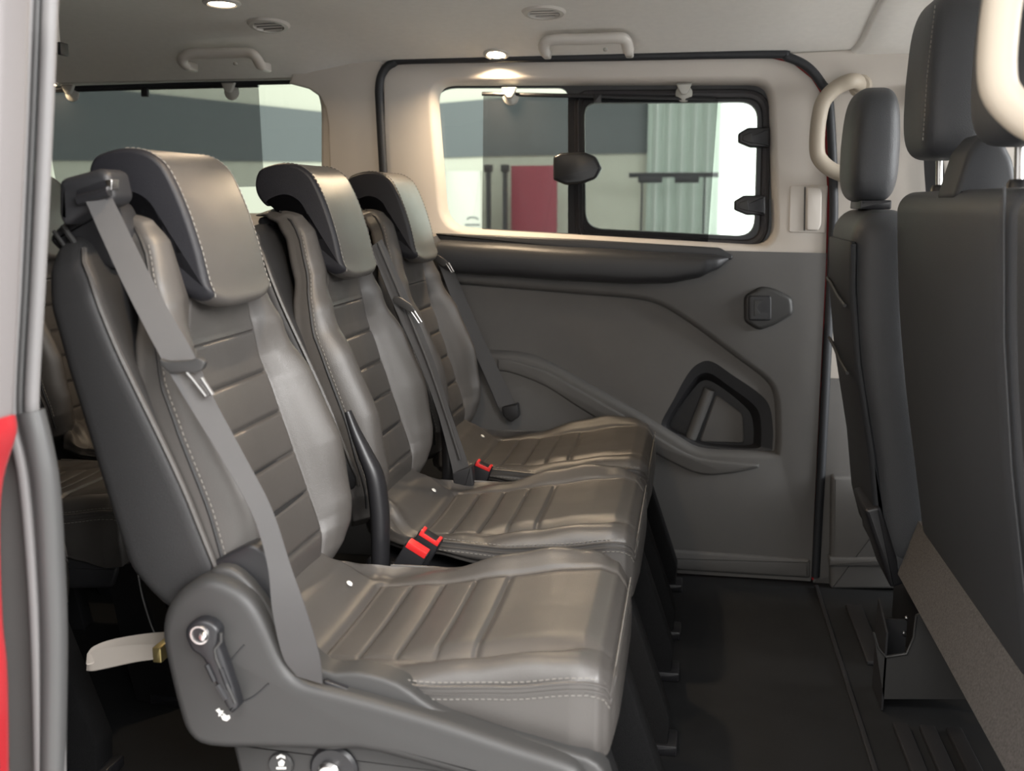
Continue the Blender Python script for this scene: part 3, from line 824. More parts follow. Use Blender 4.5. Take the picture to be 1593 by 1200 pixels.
for a in ([(430, 1197), (445, 1197), (445, 1194), (430, 1194)], [(434, 1192), (441, 1192), (443, 1186), (438, 1182), (433, 1186)], [(430, 1178), (436, 1174), (443, 1177), (444, 1181), (437, 1178), (431, 1181)]):
    mb.prism(poly_at(a, yb), yb - .0006, yb + .001)
builds(mb, 'badge_symbol', white_m, lowc)
# recline lever
yl = YS - .012
lv = [(290, 985), (296, 970), (312, 963), (330, 967), (342, 980), (342, 1000), (352, 1030), (372, 1092), (368, 1104), (358, 1106), (340, 1068), (318, 1024), (300, 1010)]
mb = MB(); mb.prism([Vector((p.x, p.y)) for p in catmull([Vector((a, b, 0)) for a, b in poly_at(lv, yl - .012)], 3, True)], yl - .018, yl, .006, 3); lev = build(mb, 'recline_lever', plastic_dk, sN)
e = [(344, 985), (344, 998), (334, 1010), (336, 1024), (352, 1062), (366, 1094)]
mb = MB(); mb.tube([at(a, b, y=yl - .019) for a, b in e], .0022, 6); build(mb, 'lever_edge', plastic, lev)
for (a, b) in (((322, 1034), (334, 1060)), ((338, 1066), (352, 1088)), ((344, 1040), (356, 1072))):
    mb = MB(); mb.tube([at(*a, y=yl - .018), at(*b, y=yl - .018)], .0035, 6); build(mb, 'lever_rib', plastic_dk, lev)
p = at(311, 988, y=yl - .018); mb = MB(); mb.lathe([(.009, .0), (.0105, .0025), (.0125, .0025), (.014, -.002), (.009, -.002)], p, (0, -1, 0), 24, True); build(mb, 'lever_collar', chrome, lev)
p = at(317, 990, y=yl - .02); mb = MB(); mb.lathe([(.001, .006), (.004, .0055), (.0065, .002), (.0065, -.002), (.001, -.002)], p, (0, -1, 0), 16); build(mb, 'lever_pin', chrome, lev)
mb = MB()
yy = YS - .0122
for a in ([(336, 1105), (341, 1102), (343, 1106), (348, 1106), (346, 1110), (349, 1114), (344, 1113), (340, 1115), (341, 1110)], [(343, 1112), (348, 1110), (352, 1114), (357, 1113), (358, 1118), (353, 1122), (347, 1120)]):
    mb.prism(poly_at(a, yy), yy - .0008, yy + .001)
builds(mb, 'recline_symbol', white_m, shield)
mb = MB()
for L in ([(352, 1035), (364, 1022), (380, 1004)], [(372, 1094), (395, 1084), (418, 1064)]):
    mb.tube(catmull([at(a, b, y=yy) for a, b in L], 4), .0012, 5)
builds(mb, 'score_line', plastic_dk, shield)
# hinge bracket between shield and back
mb = MB(); mb.prism(round_poly(poly_at([(285, 905), (340, 868), (395, 842), (440, 900), (430, 960), (330, 960), (280, 940)], YS + .03), .02, 4), YS + .030, YS + .06, .006, 3); build(mb, 'hinge_cover', plastic_dk, sN)
# anchor slot
mb = MB(); mb.prism(round_poly(poly_at([(503, 1058), (541, 1072), (539, 1083), (503, 1068)], YS + .005), .003, 3), YS + .004, YS + .02, .002); build(mb, 'anchor_slot', plastic_dk, sN)

# belt guide tower on the near shoulder
g = empty  # (guide is a part of the near seat)
gp = round_poly(poly_at([(96, 284), (104, 277), (160, 262), (174, 268), (183, 306), (177, 318), (128, 336), (104, 352), (96, 336)], 1.255), .008, 4)
mb = MB(); mb.prism(gp, 1.245, 1.30, .010, 4, back=True); guide = build(mb, 'belt_guide', plastic_lo, sN)
q = round_poly(poly_at([(118, 296), (166, 279), (172, 297), (126, 317)], 1.244), .004, 3)
mb = MB(); mb.prism(q, 1.2435, 1.26, .001); build(mb, 'guide_slot', plastic_dk, guide)
mb = MB(); mb.tube([at(122, 312, y=1.242), at(170, 298, y=1.242)], .007, 8); build(mb, 'guide_lip', plastic_dk, guide)
mb = MB(); mb.prism(round_poly(poly_at([(163, 280), (174, 279), (174, 296), (169, 296)], 1.243), .002, 3), 1.2425, 1.26, .001); build(mb, 'guide_tab', chrome, guide)
mb = MB(); mb.prism(round_poly(poly_at([(80, 372), (104, 345), (180, 312), (205, 360), (190, 420), (120, 410)], 1.30), .012, 4), 1.285, 1.36, .012, 3, back=True); build(mb, 'guide_foot', plastic_lo, sN)
mb = MB(); mb.tube([at(98, 352, y=1.28), at(135, 405, y=1.265)], .004, 6); mb.tube([at(84, 360, y=1.285), at(118, 408, y=1.27)], .003, 6); builds(mb, 'guide_cable', plastic, sN)
# belt
Lp = [(133, 312), (165, 385), (205, 470), (252, 560), (290, 625), (345, 715), (392, 800), (416, 880), (424, 950), (440, 1020), (462, 1052)]
Rp = [(170, 298), (205, 370), (250, 460), (302, 552), (330, 615), (378, 705), (422, 790), (452, 880), (475, 945), (496, 1015), (502, 1064)]
Yl = [1.238, 1.228, 1.215, 1.205, 1.200, 1.196, 1.190, 1.186, 1.184, 1.186, 1.192]
Yr = [1.250, 1.245, 1.235, 1.225, 1.218, 1.212, 1.206, 1.200, 1.192, 1.189, 1.190]
bb = build(ribbon_px(Lp, Rp, Yl, Yr), 'seat_belt', belt_m, sN)
def tongue(parent, plate, loop_pts, y, th=.006, r=.0028):
    mb = MB(); mb.prism(round_poly(poly_at(plate, y), .004, 3), y - th, y + th * .6, .002); t_ = build(mb, 'belt_tongue', plastic, parent)
    mb = MB(); mb.tube([at(a, b, y=y - th * .6) for a, b in loop_pts], r, 8); build(mb, 'tongue_plate', steel, parent)
tongue(bb, [(250, 557), (262, 562), (300, 560), (310, 555), (322, 562), (318, 574), (306, 580), (285, 578), (268, 580), (252, 568)], [(291, 580), (300, 590), (321, 617), (331, 614), (314, 588)], 1.203)

# white pull strap behind the near seat
Ls = [(250, 1003), (215, 1003), (170, 1008), (140, 1014), (138, 1024), (170, 1014), (215, 1010), (250, 1012)]
L1 = catmull([at(a, b, y=1.36) for a, b in [(250, 1004), (210, 1004), (165, 1009), (142, 1016), (137, 1024)]], 5)
R1 = catmull([at(a, b, y=1.34) for a, b in [(250, 1024), (210, 1030), (165, 1040), (145, 1044), (136, 1044)]], 5)
mb = MB(); mb.ribbon(L1, R1, .003)
L2 = [p + Vector((0, .035 * (1 - k / 20), .006)) for k, p in enumerate(L1)]; R2 = [p + Vector((0, .035 * (1 - k / 20), .010)) for k, p in enumerate(R1)]
mb.ribbon(L2, R2, .003); stp = builds(mb, 'pull_strap', strap_m, sN)
p = at(250, 1014, y=1.35); mb = MB(); mb.box(p.x - .006, p.x + .008, p.y - .014, p.y + .03, p.z - .012, p.z + .012, .002); build(mb, 'strap_clip', brass_m, stp)
mb = MB(); mb.tube(catmull([at(a, b, y=1.42) for a, b in [(215, 895), (222, 930), (236, 975), (250, 1003)]], 5), .0016, 6); build(mb, 'release_cable', plastic, sN)

# ---- far side hinge arm of the near seat, and of the middle seat
def hinge_arm(parent, y):
    c = [(541, 640, .008), (553, 672, .012), (569, 708, .017), (584, 745, .021), (591, 800, .022), (592, 860, .021), (592, 920, .021)]
    P = catmull([at(a, b, y=1.72) + Vector((0, y + .015 - 1.72, 0)) for a, b, r in c], 5)
    R = [v.x for v in catmull([Vector((r, 0, 0)) for a, b, r in c], 5)]
    mb = MB(); mb.tube(P, R, 12, flat=.8, ref=(0, 1, 0)); build(mb, 'hinge_arm', plastic_dk, parent)
hinge_arm(sN, 1.705); hinge_arm(sM, 2.245)
q = [(600, 868), (640, 905), (700, 905), (700, 860), (640, 850)]

# ---- middle and far belts
def belt2(parent, Lp, Rp, Yl, Yr, strands, plate, loop, y):
    b_ = build(ribbon_px(Lp, Rp, Yl, Yr), 'seat_belt', belt_m, parent)
    for s_ in strands:
        mb = MB(); mb.tube(catmull([at(a, b, y=yy) for a, b, yy in s_], 5), .0035, 6); build(mb, 'belt_edge', belt_m, b_)
    tongue(b_, plate, loop, y, .004, .0018)
    return b_
b2 = belt2(sM, [(576, 385), (610, 470), (650, 560), (680, 640), (700, 715), (708, 752)], [(594, 372), (634, 462), (674, 560), (700, 640), (726, 715), (736, 752)],
      [2.185, 2.175, 2.165, 2.17, 2.19, 2.20], [2.215, 2.21, 2.20, 2.20, 2.205, 2.215],
      [[(588, 378, 2.19), (625, 465, 2.185), (664, 560, 2.178), (692, 640, 2.18), (716, 715, 2.19)]],
      [(612, 462), (622, 462), (640, 474), (648, 484), (640, 488), (625, 478), (612, 470)], [(640, 485), (652, 503), (656, 501), (645, 484)], 2.17)
mb = MB(); mb.prism(round_poly(poly_at([(704, 735), (734, 725), (738, 755), (722, 768), (706, 752)], 2.2), .004, 3), 2.195, 2.22, .004); build(mb, 'belt_anchor', plastic_lo, sM)
b3 = belt2(sF, [(668, 372), (690, 432), (720, 510), (752, 580), (778, 640)], [(680, 366), (710, 430), (742, 505), (778, 580), (806, 636)],
      [2.735, 2.73, 2.73, 2.735, 2.74], [2.755, 2.755, 2.755, 2.76, 2.765], [], [(672, 398), (682, 396), (694, 404), (700, 412), (690, 416), (676, 406)], [(694, 410), (703, 424), (706, 423), (698, 409)], 2.73)
mb = MB(); mb.prism(round_poly(poly_at([(782, 632), (806, 628), (808, 648), (796, 656), (784, 646)], 2.75), .004, 3), 2.735, 2.77, .004); build(mb, 'belt_anchor', plastic_dk, sF)

# ---- buckles
def buckle(parent, base, tip, y, w=.046, th=.026, notch=True):
    a, b = at(*base, y=y), at(*tip, y=y); ax = (b - a).normalized(); ln = (b - a).length
    side = Vector((ax.z, .0, -ax.x)).normalized(); dp = Vector((0, 1, 0))
    f = lambda u, v, d: a + ax * v + side * u + dp * d
    P = round_poly([(-w / 2, 0), (w / 2, 0), (w / 2, ln), (-w / 2, ln)], .004, 3)
    mb = MB(); mb.prism(P, -th / 2, th / 2, .003, 3, to3=f, back=True); bo = build(mb, 'buckle', plastic_dk, parent)
    P = round_poly([(-w * .44, ln - .009), (w * .44, ln - .009), (w * .44, ln + .003), (w * .30, ln + .003), (w * .28, ln - .001), (-w * .28, ln - .001), (-w * .30, ln + .003), (-w * .44, ln + .003)] if notch else [(-w * .44, ln - .010), (w * .44, ln - .010), (w * .44, ln + .002), (-w * .44, ln + .002)], .0015, 2)
    mb = MB(); mb.prism(P, -th / 2 - .0012, th / 2 - .004, .0012, 2, to3=f); build(mb, 'release_button', red_m, bo)
    return bo, f, ln
bo, f, ln = buckle(sN, (615, 912), (652, 850), 1.715, notch=False)
mb = MB(); c0 = [(math.cos(t * math.pi / 12) * .0085, .045 + math.sin(t * math.pi / 12) * .005) for t in range(24)]
mb.tube([f(u, v, -.0132) for u, v in c0], .0008, 5, True); mb.tube([f(u * .5, v * 1 + .0 * u, -.0132) for u, v in [(-.012, .0445), (-.004, .046), (.004, .044), (.012, .0455)]], .0008, 5); builds(mb, 'embossed_badge', plastic_lo, bo)
buckle(sM, (628, 905), (672, 832), 1.752)
buckle(sF, (728, 785), (754, 722), 2.275, w=.042)

# ------------------------------------------------------------------ third row (dark, behind)
for o, (yc, lab) in zip(range(3), ((2.02, 'dark leather rear seat seen behind the nearest seat'), (1.42, 'dark leather rear seat by the doorway, mostly hidden behind the nearest seat'), (2.54, 'dark leather rear seat under the quarter window'))):
    seat_base('rear_seat', -1.36, yc, lab, 'leather seats of the third row')
rs = [o for o in COL.objects if o.name.startswith('rear_seat')]
ry = rs[0]
a = Vector((-1.62, 1.80, 1.0))
mb = MB(); mb.ribbon(catmull([Vector((-1.67, 1.90, .86)), Vector((-1.59, 1.88, .66)), Vector((-1.51, 1.84, .42)), Vector((-1.50, 1.82, .32))], 5), catmull([Vector((-1.63, 1.93, .86)), Vector((-1.55, 1.92, .66)), Vector((-1.46, 1.88, .42)), Vector((-1.45, 1.86, .32))], 5)); build(mb, 'seat_belt', belt_m, ry)

# ------------------------------------------------------------------ front seats
def slab_back(prof_rear, th, y0, y1, r, name, parent, m, zt_r=.04):
    """backrest: rear line given as (x,z) bottom to top, thickness forward, rounded edges across y"""
    z0, z1 = prof_rear[0][1], prof_rear[-1][1]; tab = [(b, a) for a, b in prof_rear]
    pts = catmull([Vector((a, 0, b)) for a, b in prof_rear], 8); tab = [(p.z, p.x) for p in pts]
    def sec(z, ins):
        x = next((xa + (xb - xa) * (z - za) / max(zb - za, 1e-6) for (za, xa), (zb, xb) in zip(tab, tab[1:]) if za <= z <= zb), tab[-1][1] if z > z1 else tab[0][1])
        rr = max(.004, min(r, th * .45) - ins * .3)
        P = round_poly([(x + ins, y0 + ins), (x + th - ins, y0 + ins), (x + th - ins, y1 - ins), (x + ins, y1 - ins)], rr * 1.3, 7)
        return [Vector((p.x, p.y, z)) for p in P]
    secs = []
    for k in range(7): t = k / 6 * math.pi / 2; secs.append(sec(z0 + .03 * (1 - math.cos(t)), .03 * (1 - math.sin(t))))
    n_ = 26
    for k in range(1, n_): secs.append(sec(z0 + .03 + (z1 - zt_r - z0 - .03) * k / n_, 0))
    for k in range(9): t = k / 8 * math.pi / 2; secs.append(sec(z1 - zt_r + zt_r * math.sin(t), zt_r * .9 * (1 - math.cos(t))))
    mb = MB(); mb.loft(secs); return build(mb, name, m, parent, smooth=50)
def soft_box(xc, yc, zc_, hx, hy, hz, p=4.0, n=28, m_=16, topk=.0):
    """super-ellipsoid cushion"""
    def sg(v, e): return math.copysign(abs(v) ** e, v)
    secs = []
    for i in range(m_ + 1):
        t = -math.pi / 2 + math.pi * i / m_
        k = max(abs(math.cos(t)), 1e-3) ** (2 / p); z = sg(math.sin(t), 2 / p)
        secs.append([Vector((xc + hx * k * sg(math.cos(2 * math.pi * j / n), 2 / p) * (1 - topk * max(0, z)), yc + hy * k * sg(math.sin(2 * math.pi * j / n), 2 / p), zc_ + hz * z)) for j in range(n)])
    return MB().loft(secs)
bench = empty('front_bench', (.5, 1.7, FLOOR), 'black leather double front seat seen from behind at the right', 'car seat')
rearA = [(.492, .28), (.462, .45), (.432, .62), (.408, .80), (.392, 1.0)]
ba = slab_back(rearA, .14, 1.43, 2.21, .05, 'backrest', bench, leather_fr)
bb_ = slab_back(rearA, .14, 1.18, 1.415, .035, 'backrest', bench, leather_fr)
mb = MB(); mb.tube([Vector((x + .004, 1.450, z)) for x, z in rearA], .002, 6); build(mb, 'seam', leather_fr, ba)
for yc in (2.005, 1.52):
    h = build(soft_box(.437, yc, 1.195, .058, .118, .140, 4.2, 40, 24, .10), 'headrest', leather_fr, bench, smooth=60)
    mb = MB()
    zz = [1.085 + .22 * k / 30 for k in range(31)]
    pts = [Vector((.3835 + .058 * .10 * max(0, (z - 1.195) / .14), yc - .098, z)) for z in zz]
    stitch_line(mb, pts, .008, .005, .001); tag(build(mb, 'stitching', thread, h), kind='stuff')
    mb = MB()
    for s_ in (-.06, .06):
        mb.tube([Vector((.452, yc + s_, .97)), Vector((.445, yc + s_, 1.09))], .0065, 12)
    builds(mb, 'post', chrome, h)
    mb = MB()
    for s_ in (-.06, .06): mb.lathe([(.001, .012), (.014, .012), (.018, .006), (.018, -.01), (.001, -.01)], (.452, yc + s_, 1.0), (0, 0, 1), 16)
    builds(mb, 'post_sleeve', plastic_dk, bench)
# belt outlet hump on top of the backrest
def hump():
    mb = MB(); P0 = round_poly([(.40, .985), (.50, .985), (.485, 1.045), (.462, 1.085), (.440, 1.088), (.418, 1.06)], .01, 4)
    mb.prism(P0, 1.735, 1.86, .012, 4, back=True); return mb
build(hump(), 'belt_outlet', pocket_m, bench)
# carpeted lower back
V = [(.488, .315), (.496, .315), (.462, .195), (.454, .195)]
mb = MB(); mb.prism(V, 1.15, 2.215, .002, 2, back=True); build(mb, 'carpet_flap', carpet, bench)
mb = MB(); mb.box(.49, .95, 1.15, 2.20, .12, .34, .02); build(mb, 'cushion', leather_fr, bench)
# pedestal with open pocket
pp = poly_at([(1359, 984), (1366, 1008), (1378, 1022), (1410, 1017), (1421, 992), (1425, 958), (1470, 940), (1640, 940), (1640, 1088), (1375, 1088)], 2.06)
mb = MB(); mb.prism(pp, 2.06, 2.066); 
ped = build(mb, 'pedestal', plastic, bench)
xl = at(1375, 1088, y=2.06).x
q = [(2.06, -.045), (2.06, at(1359, 984, y=2.06).z), (2.17, .155), (2.17, -.045)]
mb = MB(); mb.add([Vector((xl - .004, a, b)) for a, b in q] + [Vector((xl, a, b)) for a, b in q], [(0, 1, 2, 3), (7, 6, 5, 4), (0, 4, 5, 1), (1, 5, 6, 2), (2, 6, 7, 3), (3, 7, 4, 0)]); build(mb, 'pedestal_side', plastic_lo, bench)
mb = MB(); mb.box(xl, .47, 2.165, 2.172, -.045, .11); build(mb, 'pedestal_back', plastic_lo, bench)
mb = MB(); mb.tube([Vector((p[0], 2.0585, p[1])) for p in pp[:6]], .0025, 6); build(mb, 'pocket_rim', plastic, bench)
for c in ((1411, 962), (1407, 986)):
    p = at(*c, y=2.16); mb = MB(); mb.lathe([(.001, .003), (.004, .002), (.005, -.002), (.001, -.002)], p, (0, -1, 0), 10); build(mb, 'screw', chrome, bench)

driver = empty('driver_car_seat', (.5, 2.42, FLOOR), 'dark leather single front seat beside the far door pillar', 'car seat')
rearD = [(.435, .20), (.412, .29), (.392, .43), (.350, .64), (.332, .80), (.328, .965)]
slab_back(rearD, .13, 2.235, 2.63, .045, 'backrest', driver, leather_fr, .06)
mb = MB(); mb.prism(round_poly([(.430, .21), (.407, .29), (.388, .43), (.346, .64), (.326, .80), (.322, .90), (.335, .90), (.345, .80), (.365, .64), (.41, .43), (.44, .28), (.46, .21)], .004, 2), 2.25, 2.60, .012, 3, back=True); dp_ = build(mb, 'back_panel', pocket_m, driver)
for z_, d_ in ((.80, .0), (.655, .004)):
    x_ = lerp_tab([(b, a) for a, b in rearD], z_)
    mb = MB(); mb.tube(catmull([Vector((x_ - .010 - d_, y, z_ - .03 * k)) for y, k in ((2.59, 0), (2.5, .3), (2.38, .9), (2.27, 1.2))], 5), .004, 6); build(mb, 'pocket_lip', plastic, dp_)
mb = MB(); mb.box(.44, .9, 2.24, 2.62, .17, .34, .02); build(mb, 'cushion', leather_fr, driver)
mb = MB(); mb.box(.52, .85, 2.28, 2.58, FLOOR, .18, .01); build(mb, 'pedestal', plastic_dk, driver)
mb = MB(); mb.prism(round_poly([(.382, .325), (.415, .335), (.480, .165), (.448, .150)], .008, 3), 2.24, 2.42, .008, 3, back=True); build(mb, 'base_cover', plastic_dk, driver)
h = build(soft_box(.378, 2.435, 1.102, .054, .115, .122, 3.9, 40, 24, .12), 'headrest', leather_fr, driver, smooth=60)
mb = MB()
for s_ in (-.06, .06): mb.tube([Vector((.39, 2.435 + s_, .95)), Vector((.388, 2.435 + s_, 1.04))], .0065, 12)
builds(mb, 'post', chrome, h)
mb = MB(); mb.box(.355, .42, 2.36, 2.51, .965, .985, .004); build(mb, 'post_sleeve', plastic_dk, driver)

# far front belt on the pillar
fb = empty('pillar_belt', (.62, YD - .06, .6), 'black front seat belt hanging on the far pillar', 'seat belt')
mb = MB(); mb.ribbon(catmull([Vector((.545, YD - .05, 1.24)), Vector((.56, YD - .06, 1.05)), Vector((.60, YD - .06, .8)), Vector((.66, YD - .06, .45))], 5), catmull([Vector((.585, YD - .06, 1.24)), Vector((.605, YD - .07, 1.05)), Vector((.65, YD - .07, .8)), Vector((.71, YD - .07, .45))], 5)); build(mb, 'webbing', mat('belt_black', (.02, .02, .022), .6), fb)
mb = MB(); mb.box(.535, .60, YD - .07, YD - .01, 1.225, 1.27, .006); build(mb, 'belt_anchor', plastic_dk, fb)
mb = MB(); mb.lathe([(.001, .012), (.012, .012), (.016, 0), (.001, -.002)], (.60, YD - .06, 1.16), (0, -1, 0), 16); build(mb, 'anchor_bolt', plastic_dk, fb)

# ------------------------------------------------------------------ grab handles
def pillar_handle(sgn, yc, ywall, label):
    r = empty('grab_handle', (.36, yc, 1.16), label, 'grab handle', 'pillar grab handles')
    pts = [(.402, ywall, 1.268), (.392, yc + (ywall - yc) * .4, 1.274), (.372, yc, 1.274), (.345, yc, 1.264), (.322, yc, 1.246), (.306, yc, 1.222), (.299, yc, 1.185), (.297, yc, 1.15), (.298, yc, 1.112), (.305, yc, 1.088), (.327, yc, 1.066), (.352, yc, 1.053), (.385, yc, 1.040), (.402, ywall, 1.036)]
    mb = MB(); mb.tube(catmull([Vector(p) for p in pts], 4), .019, 14, flat=.85); build(mb, 'grip', beige_hd, r)
    mb = MB()
    for z in (1.268, 1.036): mb.lathe([(.001, .012), (.022, .012), (.03, .004), (.03, 0), (.001, 0)], (.402, ywall, z), (0, -sgn, 0), 18)
    builds(mb, 'mount', beige_hd, r)
pillar_handle(1, 2.725, YD - .01, 'beige grab handle on the far door pillar')
pillar_handle(-1, 1.15, YN + .005, 'beige grab handle cropped at the top right edge, close by')
def roof_handle(px, label):
    a = [at(x_, y_, y=yy) for x_, y_, yy in px]
    r = empty('grab_handle', tuple(a[0]), label, 'grab handle', 'roof grab handles')
    mb = MB(); mb.tube(catmull(a, 6), .0115, 12, flat=1.25, ref=(0, -.6, 1)); build(mb, 'grip', liner_pl, r)
    mb = MB()
    for p in (a[0], a[-1]): mb.box(p.x - .010, p.x + .010, p.y - .002, p.y + .05, p.z - .010, p.z + .012, .005)
    builds(mb, 'mount', liner_pl, r)
    c = (a[len(a) // 2] + a[-2]) * .5
    mb = MB(); mb.lathe([(.001, .006), (.005, .004), (.006, 0), (.001, 0)], c + Vector((0, .01, -.02)), (0, -.5, -1), 10); build(mb, 'hook', clear_m, r)
liner_pl = mat('handle_grey', (.55, .52, .48), .45)
roof_handle([(290, 103, 2.63), (283, 94, 2.61), (294, 84, 2.60), (330, 83, 2.60), (380, 82, 2.60), (396, 87, 2.60), (406, 103, 2.63)], 'grey folding grab handle in the headliner above the quarter window')
roof_handle([(848, 82, 2.64), (846, 71, 2.62), (858, 62, 2.61), (910, 61, 2.61), (960, 59, 2.61), (973, 63, 2.62), (978, 80, 2.64)], 'grey folding grab handle in the headliner above the sliding door')
p = at(88, 75, y=2.2)
r = empty('coat_hook', tuple(p), 'small grey coat hook at the upper left by the pillar', 'coat hook')
mb = MB(); mb.box(p.x - .05, p.x + .012, p.y - .01, p.y + .02, p.z - .013, p.z + .013, .005); build(mb, 'hook_body', liner_pl, r)
mb = MB(); mb.box(p.x + .008, p.x + .018, p.y - .012, p.y + .02, p.z - .016, p.z + .012, .003); build(mb, 'hook_cap', plastic, r)
mb = MB(); mb.box(p.x - .04, p.x + .0, p.y - .0, p.y + .02, p.z, zc(p.x, p.y) + .01, .005); build(mb, 'hook_stem', liner_pl, r)

# ------------------------------------------------------------------ roof vents and lamps
def on_roof(px, py):
    lo, hi = 1.2, 3.2
    d = FW * FPX + RT * (px - CX) - UP * (py - CY)
    best = None
    for k in range(3000):
        t = (1.4 + k * .0005) / d.y; p = EYE + d * t
        if p.z >= zc(p.x, p.y) if False else p.z > zc(p.x, p.y): return p
    return EYE + d * (2.6 / d.y)
def roof_normal(p):
    e = .01; dx = (zc(p.x + e, p.y) - zc(p.x - e, p.y)) / (2 * e); dy = (zc(p.x, p.y + e) - zc(p.x, p.y - e)) / (2 * e)
    return Vector((dx, dy, -1)).normalized()
def vent(px, py, label, R=.050):
    p = on_roof(px, py); nrm = roof_normal(p)
    r = empty('air_vent', tuple(p), label, 'air vent', 'round roof vents')
    u = Vector((1, 0, 0)); u = (u - nrm * u.dot(nrm)).normalized(); v = nrm.cross(u)
    mb = MB(); mb.lathe([(R * .72, .002), (R * .76, .007), (R * .95, .006), (R * 1.05, 0), (R * .72, -.004)], p, nrm, 40, True); build(mb, 'ring', liner_pl, r)
    mb = MB(); mb.lathe([(.001, .001), (R * .72, .001), (R * .72, -.003), (.001, -.003)], p, nrm, 32); build(mb, 'core', plastic_dk, r)
    for k in (-1.5, -.5, .5, 1.5):
        o_ = k * R * .36; h_ = math.sqrt(max(0, (R * .70) ** 2 - o_ * o_))
        a_, b_ = p + v * o_ - u * h_ + nrm * .004, p + v * o_ + u * h_ + nrm * .004
        mb = MB(); mb.tube([a_, b_], .0024, 6); build(mb, 'slat', liner_pl, r)
vent(418, 38, 'round air vent in the headliner above the quarter window handle')
vent(846, 18, 'round air vent in the headliner above the door handle')
def lamp(px, py, label, power, R=.038, dz=0, pos=None):
    p = Vector((pos[0], pos[1], zc(*pos))) if pos else on_roof(px, py); nrm = roof_normal(p)
    r = empty('roof_lamp', tuple(p), label, 'lamp', 'warm roof lamps')
    mb = MB(); mb.lathe([(R * .8, .004), (R * .9, .006), (R * 1.12, .003), (R * 1.15, 0), (R * .8, -.002)], p, nrm, 32, True); build(mb, 'bezel', liner_pl, r)
    mb = MB(); mb.lathe([(.001, .0055), (R * .5, .005), (R * .8, .002), (.001, -.001)], p, nrm, 28); build(mb, 'lens', lamp_m, r)
    l = bpy.data.lights.new('bulb', 'AREA'); l.shape = 'DISK'; l.size = .05; l.energy = power; l.color = (1, .76, .50); l.spread = math.radians(150)
    o = bpy.data.objects.new('bulb', l); COL.objects.link(o); o.parent = r; o.location = nrm * .012
    o.rotation_euler = nrm.to_track_quat('-Z', 'Y').to_euler()
lamp(345, 4, 'glowing round roof lamp at the top left of the headliner', 1.0)
lamp(772, 84, 'glowing roof lamp just above the sliding door window', 2.2, .030)
lamp(0, 0, 'unseen roof lamp over the open doorway, added to warm the seats', 1.6, pos=(-.45, 1.30))  # extra lamp added out of frame for warm light on the seats
lamp(80, 129, 'small glowing lamp at the left end of the quarter window', .15, .016)

# ------------------------------------------------------------------ SHOWROOM outside
ZG = -.62; YW2 = 8.6
tag(build(MB().add([(-14, -8, ZG), (14, -8, ZG), (14, 14, ZG), (-14, 14, ZG)], [(0, 1, 2, 3)]), 'floor_showroom', floor_s), 'pale showroom floor outside the van', kind='structure')
mb = MB(); mb.box(-14, 9, YW2, YW2 + .2, ZG, 4.2); ws = tag(build(mb, 'wall_showroom', wall_w), 'white showroom wall with dark grey upper band', kind='structure')
band = [(p.x, p.z) for p in (at(a, b, y=YW2 - .02) for a, b in [(-300, 130), (60, 128), (240, 146), (520, 176), (600, 168), (760, 154), (1010, 140), (1010, 238), (760, 243), (520, 252), (240, 250), (-300, 250)])]
mb = MB(); mb.prism(band, YW2 - .02, YW2 + .01); build(mb, 'grey_band', wall_d, ws)
p0, p1 = at(796, 258, y=YW2 - .3), at(866, 470, y=YW2 - .3)
mb = MB(); mb.box(p0.x, p1.x, YW2 - .34, YW2 - .30, ZG, p0.z, .01); tag(build(mb, 'banner', panel_red), 'dark red upright banner seen through the door window', 'banner')
for px_, lab in ((683, 'thin dark post seen at the left of the door window'), (759, 'thin dark post with square head left of the red banner'), (785, 'thin dark post close beside the red banner')):
    p = at(px_, 256, y=YW2 - .5); r = empty('post', (p.x, p.y, ZG), lab, 'post', 'showroom posts')
    mb = MB(); mb.box(p.x - .017, p.x + .017, p.y, p.y + .04, ZG, p.z, .004); build(mb, 'pole', post_m, r)
    mb = MB(); mb.box(p.x - .032, p.x + .032, p.y - .01, p.y + .05, p.z - .06, p.z, .008); build(mb, 'head', post_m, r)
p0, p1 = at(690, 266, y=YW2 - .42), at(751, 400, y=YW2 - .42)
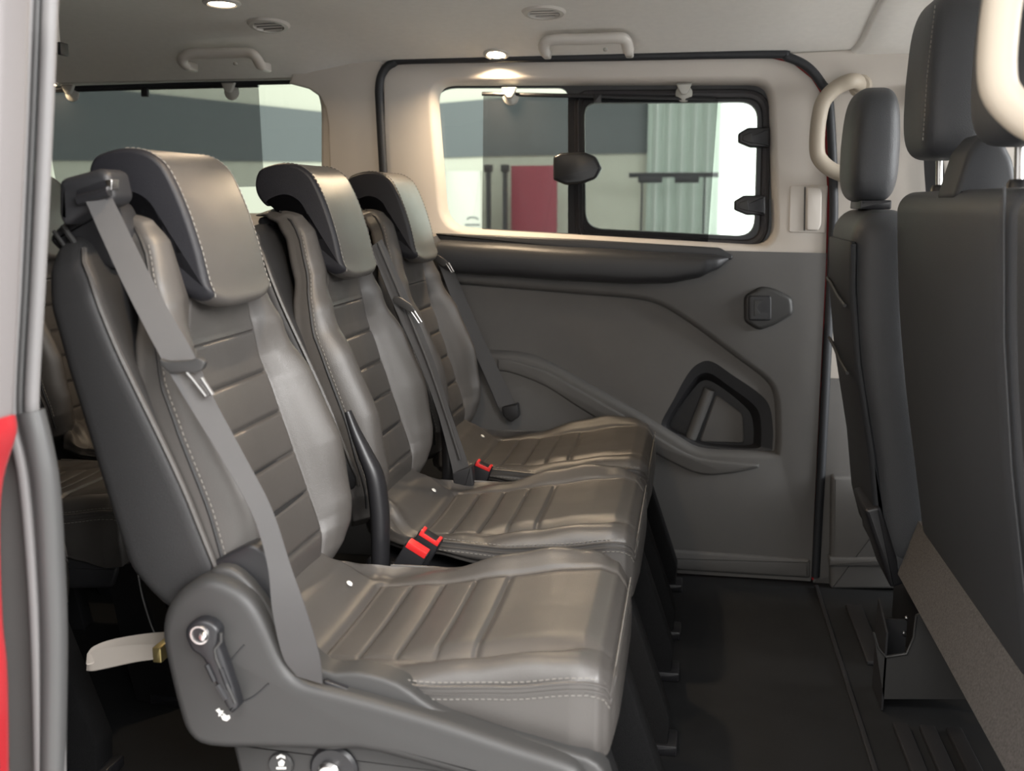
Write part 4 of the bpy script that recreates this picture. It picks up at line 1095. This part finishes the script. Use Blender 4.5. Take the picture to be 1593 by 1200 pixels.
wb = empty('white_board', ((p0.x + p1.x) / 2, YW2 - .42, ZG), 'plain white display board left of the red banner', 'display board')
mb = MB(); mb.box(p0.x, p1.x, YW2 - .45, YW2 - .42, ZG, p0.z, .01); build(mb, 'panel', mat('board_white', (.60, .60, .53), .6), wb)
mb = MB(); c0 = at(735, 346, y=YW2 - .452)
mb.tube([c0 + Vector((.045 * math.cos(t * .3), 0, .02 + .02 * math.sin(t * .3))) for t in range(11)], .006, 5); mb.tube([c0 + Vector((-.06, 0, -.02)), c0 + Vector((.06, 0, -.02))], .007, 5); builds(mb, 'logo_mark', wall_d, wb)
# pale folded curtain and daylight opening
xa, xb = at(1008, 200, y=YW2 - .1).x, at(1125, 200, y=YW2 - .1).x
pts = [Vector((xa + (xb - xa) * k / 60, YW2 - .12 + .05 * math.sin(k * .62), 0)) for k in range(61)]
mb = MB(); secs = [[Vector((p.x, p.y + d, z)) for z, d in ((ZG, 0), (3.4, 0), (3.4, .02), (ZG, .02))] for p in pts]; mb.loft(secs)
tag(build(mb, 'curtain', curtain_m), 'pale green pleated curtain seen through the sliding window', 'curtain')
xc = at(1300, 200, y=YW2 - .05).x
mb = MB(); mb.box(xb - .05, xc + .6, YW2 - .06, YW2 - .02, ZG, 3.4); tag(build(mb, 'window_3', day_m), 'bright daylit showroom window', kind='structure')
a, b = at(978, 272, y=YW2 - .7), at(1118, 272, y=YW2 - .7)
r = empty('rail', (a.x, a.y, ZG), 'dark horizontal rail in front of the pale curtain', 'rail')
mb = MB(); mb.box(a.x, b.x, a.y, a.y + .05, a.z - .02, a.z + .015, .004); build(mb, 'bar', post_m, r)
for x_ in (a.x + .1, b.x - .1):
    mb = MB(); mb.box(x_ - .007, x_ + .007, a.y, a.y + .03, ZG, a.z, .003); build(mb, 'leg', post_m, r)
for x_ in (a.x + .16, (a.x + b.x) / 2 + .1):
    mb = MB(); mb.box(x_ - .09, x_ + .09, a.y - .01, a.y + .06, a.z - .06, a.z - .01, .01); build(mb, 'bracket', post_m, r)
bpy.context.view_layer.update()
